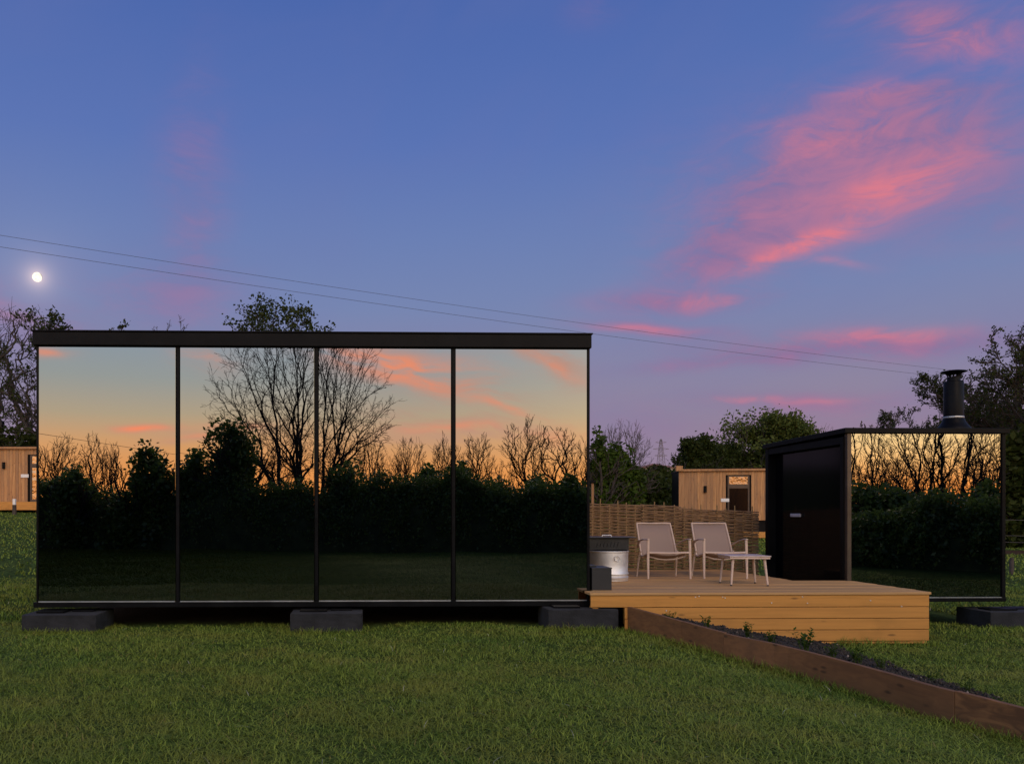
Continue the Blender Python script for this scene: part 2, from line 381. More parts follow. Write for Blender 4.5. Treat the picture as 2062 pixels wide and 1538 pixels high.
FQ = np.stack([idx[:-1, :-1], idx[:-1, 1:], idx[1:, 1:], idx[1:, :-1]], -1).reshape(-1, 4)
under = ((X > -4.2) & (X < 2.4) & (Y > 9.6) & (Y < 13)) | ((X > 2.2) & (X < 5.4) & (Y > 9.3) & (Y < 12.8)) | ((Y > 27) & (Y < 31) & (X > 19) & (X < 60))
lawn = np_mesh('lawn', np.stack([X, Y, Z], -1).reshape(-1, 3), FQ, M['lawn'], extra=('soil', under.astype(float).ravel()), smoothed=True)
tag(lawn, kind='structure')

# ---------------------------------------------------------------- mirror cabin
H0 = Vector((-4.026, 9.2))
def hx(px):
    k_ = (px - CX) / F; return (k_ * H0.y - H0.x) / (CA - k_ * SA)
house = thing('mirror_cabin', 'long low cabin clad in four large mirror glass panes under a black roof edge', 'cabin', (H0.x, H0.y, 0), YAW)
WL = hx(1189.5); DEP = 3.5; ZB, ZT = .262, 3.18
FT, FB = 3.335, 3.178                                  # roof edge top and bottom
mb = MB(); mb.box(-.0, WL, -.045, DEP, FB, FT - .004); mb.build('roof_edge', M['frame'], house, .008)
mb = MB(); mb.box(-.012, WL + .012, -.058, .02, FT - .004, FT + .012); mb.box(-.012, WL + .012, .02, DEP + .02, FT - .002, FT + .006); mb.build('roof_cap', M['frame'], house, .003)
mb = MB(); mb.box(.05, WL - .03, .10, DEP - .05, .30, FB); mb.build('wall', M['frame'], house)
mull = [hx(357.5), hx(637), hx(913)]
xl, xr = hx(76.5), hx(1182.5)
edges = [xl] + mull + [xr]
hw = .026
for i in range(4):
    a_ = edges[i] + (hw if i else 0); b_ = edges[i + 1] - (hw if i < 3 else 0)
    tl = Matrix.Translation(((a_ + b_) / 2, .02, 1.7)) @ Matrix.Rotation((.0011, -.0009, .0007, -.0012)[i], 4, 'Z') @ Matrix.Rotation((-.0006, .0007, -.0003, .0008)[i], 4, 'X') @ Matrix.Translation((-(a_ + b_) / 2, -.02, -1.7))
    mb = MB(); mb.box(a_, b_, .012, .035, .312, FB - .004, tl); gp = mb.build('mirror_pane', M['mirror'], house, .002)
    mb = MB(); mb.box(a_ + .004, b_ - .004, .000, .011, .300, .311); mb.build('sill_strip', M['trim'], house)
for x_ in mull:
    mb = MB(); mb.box(x_ - hw * .55, x_ + hw * .75, -.004, .05, .30, FB); mb.box(x_ - hw, x_ - hw * .55, .03, .05, .30, FB); mb.build('mullion', M['frame'], house, .002)
mb = MB(); mb.box(.03, xl, -.006, .12, .262, FB); mb.build('corner_post', M['frame'], house, .003)
mb = MB(); mb.box(xr, WL - .012, -.006, .12, .262, FB); mb.build('corner_post', M['frame'], house, .003)
mb = MB(); mb.box(.0, WL - .01, -.012, .14, .242, .299); mb.box(.02, WL - .03, .14, DEP, .242, .29); mb.build('base_rail', M['frame'], house, .003)

def block(name_loc, w, d, h, label, rz=YAW, grp='dark foundation blocks under the mirror cabins'):
    x_, y_ = name_loc; z_ = gz(x_ + w / 2, y_ + d / 2)
    t_ = thing('foundation_block', label, 'block', (x_, y_, z_ - .03), rz, grp)
    rr = random.Random(int(x_ * 100) + 7)
    nl = 2
    mb = MB(); hh = (h + .03)
    import bmesh
    bm = bmesh.new(); bmesh.ops.create_cube(bm, size=1, matrix=Matrix.Translation((w / 2, d / 2, hh / 2)) @ Matrix.Diagonal((w, d, hh, 1)))
    bmesh.ops.bevel(bm, geom=bm.edges[:], offset=.007, segments=1, affect='EDGES')
    bmesh.ops.subdivide_edges(bm, edges=[e for e in bm.edges if e.calc_length() > .15], cuts=6, use_grid_fill=True)
    for v in bm.verts: v.co += Vector((rr.uniform(-1, 1), rr.uniform(-1, 1), rr.uniform(-1, 1))) * .0018
    me = bpy.data.meshes.new('body'); bm.to_mesh(me); bm.free(); link_mesh('body', me, M['block'], t_)
    mb = MB(); mb.box(w * .12, w * .5, d * .25, d * .6, hh + .001, hh + .022); mb.box(w * .55, w * .85, d * .45, d * .8, hh + .001, hh + .018); mb.build('packer', M['frame'], t_, .002)
    return t_
def at_depth(px, d): return (px - CX) * d / F
block((at_depth(43, 8.86), 8.86), .80, .62, .205, 'foundation block under the left corner of the long mirror cabin, beside open lawn')
block((at_depth(584, 8.95), 8.95), .79, .55, .215, 'middle foundation block below the long mirror cabin, with grass either side')
block((at_depth(1104, 9.02), 9.02), .78, .55, .235, 'foundation block at the joint of the mirror cabin and the wooden deck')
block((at_depth(1995, 10.42), 10.42), .95, .62, .215, 'foundation block under the small mirror cabin at the right edge')

# ---------------------------------------------------------------- small mirror cabin
C0 = Vector((5.92, 10.7)); CW, CD = 2.13, 2.18
cab = thing('small_mirror_cabin', 'small black cabin with one mirror front, dark side wall and stove chimney', 'cabin', (C0.x, C0.y, 0), YAW)
mb = MB()
mb._q([(-.03, -.04, 2.345), (CW + .03, -.04, 2.345), (CW + .03, CD + .03, 2.31), (-.03, CD + .03, 2.31), (-.03, -.04, 2.412), (CW + .03, -.04, 2.412), (CW + .03, CD + .03, 2.375), (-.03, CD + .03, 2.375)],
      [(0, 3, 2, 1), (4, 5, 6, 7), (0, 1, 5, 4), (1, 2, 6, 5), (2, 3, 7, 6), (3, 0, 4, 7)])
mb.build('roof', M['frame'], cab, .004)
mb = MB(); mb.box(.147, CW - .03, .062, CD - .05, .17, 2.308); mb.build('wall', M['frame'], cab)
mb = MB(); mb.box(.075, CW - .045, .015, .04, .205, 2.34); mb.build('mirror_pane', M['mirror'], cab, .002)
mb = MB(); mb.box(.02, .074, -.004, .06, .16, 2.344); mb.build('corner_post', M['frame2'], cab, .003)
mb = MB(); mb.box(CW - .044, CW - .0, -.004, .06, .16, 2.344); mb.build('corner_post', M['frame'], cab, .003)
mb = MB(); mb.box(.0, .144, .062, .13, .16, 2.305); mb.box(.0, .144, CD - .09, CD, .16, 2.305); mb.box(.004, .144, .131, CD - .091, 2.21, 2.305); mb.build('side_frame', M['frame'], cab, .003)
mb = MB(); mb.box(.12, .143, .131, CD - .091, .17, 2.208); sp = mb.build('side_glass', M['blackglass'], cab)
mb = MB(); mb.box(.085, .097, 1.30, 1.58, 1.245, 1.295); mb.box(.098, .119, 1.32, 1.36, 1.25, 1.29); mb.box(.098, .119, 1.52, 1.56, 1.25, 1.29); mb.build('door_handle', M['steel'], cab, .004)
mb = MB(); mb.box(.0, CW, -.012, .10, .142, .190); mb.box(.02, CW - .02, .10, CD, .142, .168); mb.build('base_rail', M['frame'], cab, .003)
mb = MB(); mb.box(.05, CW - .04, .002, .013, .191, .201); mb.build('sill_strip', M['trim'], cab)
mb = MB(); mb.box(.56, .96, .5, 1.0, 2.39, 2.455); mb.build('roof_hatch', M['frame'], cab, .01)
chx, chy = 1.835, .55
mb = MB(); mb.lathe([(.21, 2.385), (.21, 2.455), (.20, 2.475), (.17, 2.51), (.140, 2.555), (.13, 2.595), (.121, 2.605)], (chx, chy)); flue = mb.build('chimney', M['frame'], cab, 0, True)
mb = MB(); mb.lathe([(.124, 2.605), (.126, 2.612), (.126, 2.625), (.122, 2.63)], (chx, chy)); mb.build('collar', M['trim'], flue, 0, True)
mb = MB(); mb.lathe([(.119, 2.631), (.119, 3.10), (.112, 3.11), (.085, 3.117), (.078, 3.145), (.0785, 3.175)], (chx, chy)); mb.build('flue_pipe', M['frame'], flue, 0, True)
for j in range(5):
    th = j * 2 * math.pi / 5 + .3; mb = MB()
    mb.tube([(chx + .072 * math.cos(th), chy + .072 * math.sin(th), 3.155), (chx + .068 * math.cos(th), chy + .068 * math.sin(th), 3.195), (chx + .10 * math.cos(th), chy + .10 * math.sin(th), 3.24)], .014, 6); mb.build('cowl_leg', M['frame'], flue)
mb = MB(); mb.lathe([(.0, 3.22), (.07, 3.215), (.145, 3.237), (.155, 3.245), (.15, 3.253), (.09, 3.265), (.04, 3.27), (.0, 3.271)], (chx, chy)); mb.build('cowl', M['frame'], flue, 0, True)

# ---------------------------------------------------------------- deck
D0 = Vector((2.205, 9.1)); deck = thing('timber_deck', 'raised pine deck between the two mirror cabins, carrying the chairs', 'deck', (D0.x, D0.y, 0), YAW)
DT = .418; rr = random.Random(3)
mb = MB(); y_ = 0.0; i = 0
while y_ < 3.62:
    w_ = .122; x1 = 3.845 if y_ < 1.5 else 3.10; x0 = -.01 if y_ < .24 else .085
    cut = rr.choice([1.2, 1.8, 2.4]) if i % 2 else x1
    dz_ = rr.uniform(-.002, .002)
    mb.box(x0, min(cut, x1) - .002, y_ - (.012 if i == 0 else 0), y_ + w_ - .009, DT - .028 + dz_, DT + dz_)
    if cut < x1: mb.box(cut + .002, x1, y_ - (.012 if i == 0 else 0), y_ + w_ - .009, DT - .028 + dz_, DT + dz_)
    y_ += w_; i += 1
mb.build('deck_board', M['deck_top'], deck, .003)
mb = MB()
zb = DT - .030
for r_ in range(4):
    hgt = [.140, .128, .128, .128][r_]; xa = 0.0 if r_ == 0 else .38
    mb.box(xa, 3.83, .004 + .002 * (r_ % 2), .03, zb - hgt + .006, zb); zb -= hgt
mb.box(.5, 3.81, .01, .03, zb - .03, zb - .002)
mb.build('front_board', M['deck_face'], deck, .004)
mb = MB(); zb = DT - .030
for r_ in range(4):
    hgt = [.140, .128, .128, .128][r_]; mb.box(3.805, 3.829, .032, 1.49, zb - hgt + .006, zb); zb -= hgt
mb.box(3.07, 3.095, 1.5, 3.6, .1, DT - .03)
mb.build('side_board', M['deck_face'], deck, .004)
mb = MB()
for x_ in (.10, .50, 1.2, 1.9, 2.6, 3.04): mb.box(x_, x_ + .045, .035, 3.6, DT - .17, DT - .03)
mb.box(.39, .46, .02, .10, .06, DT - .172); mb.box(.03, .09, .02, 3.6, DT - .2, DT - .17)
for x_ in (.6, 1.8, 3.0):
    for yy in (.3, 1.9, 3.4): mb.box(x_, x_ + .09, yy, yy + .09, -.12, DT - .171)
mb.build('bearer', M['deck_face'], deck, .003)
for (px, py) in ((1398, 1201), (1452, 1201), (1405, 1199), (1612, 1201), (1622, 1214), (1550, 1213), (1812, 1221), (1457, 1203), (1749, 1209), (1340, 1228)):
    x_ = (px - 1190) * 3.83 / 678; z_ = CZ - (py - HY) * 9.17 / F
    mb = MB(); mb.tube([(x_, .005, z_), (x_, -.004, z_)], [.009, .006], 8); mb.build('screw_head', M['steel'], deck)

# ---------------------------------------------------------------- planter bed beside the deck
pts = [(2.63, 9.14), (2.90, 8.45), (3.15, 7.75), (3.50, 7.22), (3.76, 6.36), (3.84, 5.88), (3.94, 5.53), (4.03, 5.2), (4.22, 4.5), (4.45, 3.7)]
ztops = [(9.14, .262), (8.45, .212), (7.75, .17), (7.22, .125), (6.36, .092), (5.88, .08), (5.53, .07), (5.2, .06), (4.5, .05), (3.7, .045)]
bed = thing('planting_bed', 'raised planting bed edged by a long reddish brown board, in front of the deck', 'planter', (2.6, 9.14, 0))
def catm(pts, n):
    out = []
    P = [Vector(p) for p in pts]; P = [2 * P[0] - P[1]] + P + [2 * P[-1] - P[-2]]
    for i in range(1, len(P) - 2):
        for j in range(n):
            t_ = j / n; a, b_, c, d = P[i - 1:i + 3]
            out.append(.5 * ((2 * b_) + (c - a) * t_ + (2 * a - 5 * b_ + 4 * c - d) * t_ ** 2 + (3 * b_ - a - 3 * c + d) * t_ ** 3))
    out.append(P[-2]); return out
cl = catm(pts, 5)
def BH(y): return float(np.interp(y, [z[0] for z in ztops][::-1], [z[1] for z in ztops][::-1]))
def strip_board(cl, off0, off1, name, mat, segs, bevel=.003, org=(2.6, 9.14)):
    # board that follows the curve, split into lengths butted end to end
    mb = MB(); n = len(cl); nrm = []
    for i in range(n):
        d = (cl[min(i + 1, n - 1)] - cl[max(i - 1, 0)]).normalized(); nrm.append(Vector((-d.y, d.x)))
    for a, b_ in zip(segs[:-1], segs[1:]):
        vs = []; fs = []; dz_ = mb.rng.uniform(-.004, .004); do_ = mb.rng.uniform(-.003, .003)
        for i in range(a, b_ + 1):
            p = cl[i]; q = nrm[i]
            e = .0015 if i == a else (-.0015 if i == b_ else 0)
            for o_, z_ in ((off0, -.30), (off1, -.30), (off1, BH(p.y) + dz_), (off0, BH(p.y) + dz_)):
                w_ = p + q * (o_ + do_); vs.append((w_.x - org[0], w_.y - org[1] - e, z_))
        m_ = b_ - a
        for i in range(m_):
            for j in range(4): fs.append((i * 4 + j, i * 4 + (j + 1) % 4, (i + 1) * 4 + (j + 1) % 4, (i + 1) * 4 + j))
        fs += [(3, 2, 1, 0), (m_ * 4, m_ * 4 + 1, m_ * 4 + 2, m_ * 4 + 3)]
        mb._q(vs, fs)
    return mb.build(name, mat, bed, bevel)
strip_board(cl, -.022, .022, 'edging_board', M['sleeper'], [0, 6, 10, 28, len(cl) - 1])
# soil between the board, the deck face and the right lawn
BX = np.array([p.x for p in cl][::-1]); BY = np.array([p.y for p in cl][::-1])
def bxl(y): return np.interp(y, BY, BX)
def bxr(y): return 4.66 + .18 * sstep(y, 7.5, 9.1) - .10 * sstep(y, 6.2, 4.5) + .04 * np.sin(np.asarray(y) * 5) + .03 * np.sin(np.asarray(y) * 13)
BZT = lambda y: np.interp(y, [z[0] for z in ztops][::-1], [z[1] for z in ztops][::-1])
def soilz(x, y):
    u = np.clip((x - bxl(y)) / (bxr(y) - bxl(y)), 0, 1)
    w_ = u ** .9; return (BZT(y) - .045) * (1 - w_) + (ground(x, y) + .02) * w_ + .014 * np.sin(x * 23 + y * 9) * np.sin(y * 19 - x * 7) + .01 * np.sin(x * 51) * np.sin(y * 47)
NY_, NX_ = 150, 40
yy_ = np.linspace(3.72, 9.11, NY_)[:, None] * np.ones((1, NX_)); uu = np.linspace(0, 1, NX_)[None, :]
xx_ = bxl(yy_) + .024 + uu * (bxr(yy_) - bxl(yy_) - .024); zz_ = soilz(xx_, yy_) - .05 * (uu > .985)
ii = np.arange(NY_ * NX_).reshape(NY_, NX_)
np_mesh('soil', np.stack([xx_ - 2.6, yy_ - 9.14, zz_], -1).reshape(-1, 3), np.stack([ii[:-1, :-1], ii[:-1, 1:], ii[1:, 1:], ii[1:, :-1]], -1).reshape(-1, 4), M['soil'], bed, smoothed=True)
def blob_cloud(nb, posf, szf, seed):
    r = np.random.default_rng(seed); V = []; Fc = []; R = []
    base = np.array([(1, 0, 0), (-1, 0, 0), (0, 1, 0), (0, -1, 0), (0, 0, 1), (0, 0, -1)], float)
    f = np.array([(0, 2, 4), (2, 1, 4), (1, 3, 4), (3, 0, 4), (2, 0, 5), (1, 2, 5), (3, 1, 5), (0, 3, 5)])
    for i in range(nb):
        p = posf(r); s_ = szf(r); V.append(base * s_ * r.uniform(.5, 1.2, (6, 3)) + p); Fc.append(f + 6 * i); R += [r.random()] * 8
    return np.concatenate(V), np.concatenate(Fc), R
def bed_pos(r):
    y = r.uniform(4.2, 9.08); x = bxl(y) + .03 + r.random() * (bxr(y) - bxl(y)); return np.array([x - 2.6, y - 9.14, float(soilz(x, y)) + .004])
V_, F_, R_ = blob_cloud(5200, bed_pos, lambda r: r.uniform(.005, .024), 8)
m, t, b = new_mat('bark_mulch'); rn = attr(t)
col = mixc(smooth(rn, .1, .9), (.012, .010, .007), (.045, .032, .02)); col = mixc(smooth(rn, .975, .985), col, (.26, .20, .15)); t.links.new(col, b.inputs['Base Color']); b.inputs['Roughness'].default_value = .9
o = np_mesh('mulch', V_, F_, m, bed, rnd=R_); o['kind'] = 'stuff'

# bed plants
def plant(px_, py_, h, nl, seed, label, mat, kind='plant'):
    r = random.Random(seed); t_ = thing('bed_plant', label, 'plant', (px_, py_, gz(px_, py_) + .13), 0, 'young plants in the bed')
    V = []; Fc = []; R = []; st_ = MB()
    for k_ in range(nl):
        az = r.uniform(0, 6.28); lean = r.uniform(.15, 1.0); L = h * r.uniform(.6, 1.1)
        base = Vector((r.uniform(-.03, .03), r.uniform(-.03, .03), 0)); tip = base + Vector((math.cos(az) * lean * L * .6, math.sin(az) * lean * L * .6, L))
        st_.tube([base, base.lerp(tip, .5) + Vector((0, 0, .01)), tip], [.003, .002, .001], 4)
        for j in range(7):
            u = .3 + .7 * j / 6; c = base.lerp(tip, u); a2 = r.uniform(0, 6.28); l = h * .30
            dv = Vector((math.cos(a2), math.sin(a2), r.uniform(.1, .9))).normalized() * l; sv = dv.cross(Vector((0, 0, 1))).normalized() * l * .22
            b0 = len(V); V += [c, c + dv * .5 + sv, c + dv, c + dv * .5 - sv]; Fc.append((b0, b0 + 1, b0 + 2, b0 + 3)); R.append(r.random())
    st_.build('stem', mat, t_); np_mesh('leaves', [tuple(v) for v in V], Fc, mat, t_, rnd=R)
    return t_
PL = [('small leafy plant nearest the far end of the bed, by the foundation block', 2.98, 8.80, .09), ('low green plant in the bed just below the top deck board', 3.22, 8.40, .11),
      ('upright leafy plant third from the far end of the bed', 3.50, 8.05, .13), ('bushy green plant fourth from the far end of the bed', 3.62, 7.85, .12),
      ('tallest leafy tuft in the bed, in front of the deck face', 3.84, 7.65, .18), ('pair-stemmed green tuft right of the tallest bed plant', 3.98, 7.42, .13),
      ('spreading plant in front of the lowest deck board', 4.14, 7.3, .15), ('low plant in the bed right of the spreading plant', 4.28, 7.2, .09),
      ('reddish sprig in bare soil on the right part of the bed', 4.45, 6.75, .12), ('thin sprig on the lawn side of the bed near the right edge', 4.5, 6.45, .12), ('thin sprig beside the edging board near the right edge', 4.25, 5.75, .08)]
for i, (lb, x_, y_, h_) in enumerate(PL):
    o = plant(x_, y_, h_ * 1.1, 11 if i < 8 else 5, 40 + i, lb, M['leafb']); o.location.z = float(soilz(x_, y_)) - .005

# ---------------------------------------------------------------- garden chairs and table
def make_chair():
    c = thing('garden_chair', 'left low garden chair with pale sling seat, beside the steel drum', 'chair', (0, 0, 0), 0, 'sling garden chairs on the deck')
    W = .285; fy, ry = 0.0, .50
    for s_ in (-1, 1):
        mb = MB(); mb.tube([(s_ * W, fy, 0), (s_ * W, fy + .012, .25), (s_ * (W - .004), fy + .018, .525)], [.0125, .0175, .018], 10, .7); lg = mb.build('leg', M['chair'], c, 0, True)
        mb = MB(); mb.tube([(s_ * (W - .01), ry, 0), (s_ * (W - .02), ry - .05, .25), (s_ * (W - .03), ry - .11, .36)], [.011, .014, .013], 10, .7); mb.build('leg', M['chair'], c, 0, True)
        mb = MB(); mb.tube([(s_ * (W - .002), fy - .005, .53), (s_ * (W + .022), fy + .14, .525), (s_ * (W + .022), fy + .30, .50), (s_ * (W - .015), ry - .03, .44), (s_ * (W - .03), ry + .02, .40)], [.016, .021, .020, .016, .013], 10, .5); mb.build('armrest', M['chair'], c, 0, True)
        # side rail of seat and back, one bent tube
        mb = MB(); x_ = s_ * .250
        mb.tube([(x_, .0, .355), (x_, .14, .325), (x_, .33, .285), (x_, .40, .30), (x_ * .985, .46, .42), (x_ * .97, .545, .58), (x_ * .95, .63, .735)], .0125, 8); mb.build('side_rail', M['chair'], c, 0, True)
    mb = MB(); mb.tube([(-.24, .632, .737), (-.12, .645, .737), (0, .65, .735), (.12, .645, .737), (.24, .632, .737)], .0125, 8); mb.build('top_rail', M['chair'], c, 0, True)
    mb = MB(); mb.tube([(-.28, .015, .352), (0, .0, .345), (.28, .015, .352)], .0145, 8); mb.build('front_rail', M['chair'], c, 0, True)
    mb = MB(); mb.tube([(-.26, .10, .30), (-.12, .10, .262), (0, .10, .252), (.12, .10, .262), (.26, .10, .30)], .010, 8); mb.build('stretcher', M['chair'], c, 0, True)
    def sling(prof, sag, name):
        nu = 12; V = []; Fc = []; nv = len(prof)
        for (y_, z_, hw_) in prof:
            for j in range(nu + 1):
                u = -1 + 2 * j / nu; s2 = sag * (1 - u * u); V.append((u * hw_, y_ + s2 * (1 if name == 'back_sling' else 0), z_ - s2 * (0 if name == 'back_sling' else 1)))
        for i in range(nv - 1):
            for j in range(nu): a = i * (nu + 1) + j; Fc.append((a, a + 1, a + nu + 2, a + nu + 1))
        o = np_mesh(name, V, Fc, M['sling'], c, smoothed=True); md = o.modifiers.new('thick', 'SOLIDIFY'); md.thickness = .004; return o
    sling([(.01, .355, .245), (.14, .327, .245), (.24, .303, .245), (.34, .285, .245)], .035, 'seat_sling')
    sling([(.39, .298, .245), (.42, .335, .243), (.46, .42, .241), (.545, .58, .237), (.625, .728, .233)], .03, 'back_sling')
    return c
ch = make_chair(); ch.location = (3.71, 10.97, DT + .002); ch.rotation_euler.z = math.radians(1.5)
c2 = copy_tree(ch); c2.location = (4.475, 11.0, DT + .002); c2.rotation_euler.z = math.radians(-1)
c2['label'] = 'right low garden chair with pale sling seat, partly behind the small table'
tb_ = thing('side_table', 'low square garden table with pale top and four splayed legs on the deck', 'table', (4.34, 10.13, DT + .002), math.radians(-4))
mb = MB(); mb.box(-.245, .245, -.24, .24, .352, .366); mb.build('tabletop', M['tabletop'], tb_, .004)
mb = MB(); mb.box(-.235, .235, -.232, -.215, .327, .351); mb.box(-.235, .235, .215, .232, .327, .351); mb.box(-.235, -.218, -.213, .213, .327, .351); mb.box(.218, .235, -.213, .213, .327, .351); mb.build('apron', M['chair'], tb_, .002)
for sx in (-1, 1):
    for sy in (-1, 1):
        mb = MB(); mb.tube([(sx * .185, sy * .18, .33), (sx * .215, sy * .205, .012)], [.017, .012], 10); lg = mb.build('leg', M['chair'], tb_, 0, True)
        mb = MB(); mb.tube([(sx * .215, sy * .205, .014), (sx * .216, sy * .206, 0)], [.0125, .0125], 10); mb.build('foot_cap', M['blackplastic'], lg)

# ---------------------------------------------------------------- steel drum, grill, black box
dr = thing('steel_drum', 'ribbed galvanised steel drum with a ring handle on the deck by the cabin corner', 'drum', (at_depth(1223, 10.75), 10.75, DT + .002))
prof = [(.255, .0), (.262, .008), (.262, .03), (.268, .04), (.268, .055), (.258, .065), (.258, .082), (.268, .092), (.268, .105), (.258, .118), (.262, .22), (.264, .37), (.272, .378), (.272, .392), (.262, .395), (.255, .38), (.252, .3)]
mb = MB(); mb.lathe(prof, n=56); mb.build('body', M['steel'], dr, 0, True)
mb = MB(); ra = .034; cx_, cz_ = .055, .30
mb.tube([(cx_ + ra * math.cos(a), -math.sqrt(.264 ** 2 - cx_ ** 2) - .012, cz_ + ra * math.sin(a)) for a in np.linspace(0, 2 * math.pi, 20)], .0055, 8); mb.build('ring_handle', M['steel'], dr, 0, True)
mb = MB(); mb.lathe([(0, .378), (.2, .378), (.25, .372)], n=40); mb.build('lid', M['graphite'], dr, 0, True)
gr = thing('grill_box', 'black box grill with a wide flat top sitting over the steel drum', 'grill', (at_depth(1223, 10.8), 10.85, DT + .39))
mb = MB(); mb.box(-.28, .265, -.12, .16, .008, .165); mb.build('body', M['blackplastic'], gr, .006)
mb = MB(); mb.box(-.30, .355, -.16, .20, .166, .182); mb.build('top_plate', M['blackplastic'], gr, .004)
mb = MB(); mb.tube([(-.06, .0, .183), (-.05, .0, .2), (.06, .0, .2), (.07, .0, .183)], .008, 8); mb.build('top_handle', M['steel'], gr, 0, True)
mb = MB()
for k_ in range(7): mb.tube([(-.16 + k_ * .045, -.121, .05), (-.15 + k_ * .045, -.126, .09), (-.14 + k_ * .045, -.121, .12)], .004, 6)
mb.build('vent', M['graphite'], gr)
bx_ = thing('storage_box', 'small dark storage box at the front left corner of the deck', 'box', (at_depth(1186, 9.36), 9.36, DT + .002), YAW)
mb = MB(); mb.box(.035, .262, .0, .40, .0, .245); mb.build('body', M['graphite'], bx_, .004)
mb = MB(); mb.box(.03, .267, -.004, .404, .246, .258); lid = mb.build('lid', M['blackplastic'], bx_, .003)
mb = MB(); mb.box(.02, .12, .12, .3, .2585, .278); mb.build('lid_block', M['blackplastic'], lid, .004)

# ---------------------------------------------------------------- willow hurdle panels behind the deck
def hurdle(pA, pB, z0, zA, zB, label, seed, grp='woven willow panels behind the deck'):
    L = math.dist(pA, pB); a = math.atan2(pB[1] - pA[1], pB[0] - pA[0]); r = random.Random(seed)
    t_ = thing('willow_panel', label, 'fence', (pA[0], pA[1], 0), a, grp)
    ns = max(4, int(L / .135)); mb = MB()
    sx_ = [(i + .3) * L / ns for i in range(ns)]
    for x_ in sx_:
        u = x_ / L; top = zA + (zB - zA) * u + r.choice([-.02, .02, .05, .07]); mb.tube([(x_, 0, z0), (x_ + r.uniform(-.01, .01), 0, top)], [.012, .009], 6)
    mb.build('stake', M['stick'], t_)
    mb = MB(); z_ = z0 + .06; k_ = 0
    while True:
        if z_ > max(zA, zB) - .01: break
        pts_ = []; ph = k_ % 2; rad = r.uniform(.006, .0125)
        nn_ = int(L / .0675); 
        for i in range(nn_ + 1):
            x_ = i * L / nn_; u = x_ / L; zt = zA + (zB - zA) * u
            off = .018 * math.cos(math.pi * (x_ / (L / ns)) + ph * math.pi)
            pts_.append((x_, off, z0 + (z_ - z0) * (zt - z0) / (max(zA, zB) - z0) + .006 * math.sin(x_ * 2.1 + k_ * 1.7) + r.uniform(-.003, .003)))
        mb.tube(pts_, [rad * r.uniform(.8, 1.1) for _ in pts_], 5); z_ += rad * 1.5; k_ += 1
    mb.build('woven_rods', M['wicker'], t_)
    for k_ in range(0): pass
    return t_
hurdle((at_depth(1100, 12.95), 12.95), (at_depth(1290, 13.0), 13.0), -.05, 1.475, 1.445, 'woven willow panel on the left, beside the long mirror cabin', 1)
hurdle((at_depth(1290.5, 13.0), 13.0), (at_depth(1372, 13.05), 13.05), -.05, 1.445, 1.41, 'narrow middle willow panel behind the left chair', 2)
hurdle((at_depth(1372.5, 13.05), 13.05), (at_depth(1456, 13.1), 13.1), -.05, 1.385, 1.355, 'woven willow panel behind the right chair, below the distant door', 3)
hurdle((at_depth(1456.5, 13.1), 13.1), (at_depth(1527, 13.15), 13.15), -.05, 1.36, 1.335, 'last willow panel on the right, ending near the black cabin wall', 4)
pz = thing('capped_post', 'slim orange timber post with black cap behind the willow fence', 'post', (at_depth(1193, 13.6), 13.6, -.1))
mb = MB(); mb.box(-.02, .02, -.02, .02, 0, 1.9); mb.build('shaft', M['clad'], pz, .003)
mb = MB(); mb.box(-.05, .05, -.05, .05, 1.901, 1.94); mb.build('cap', M['frame'], pz, .006)

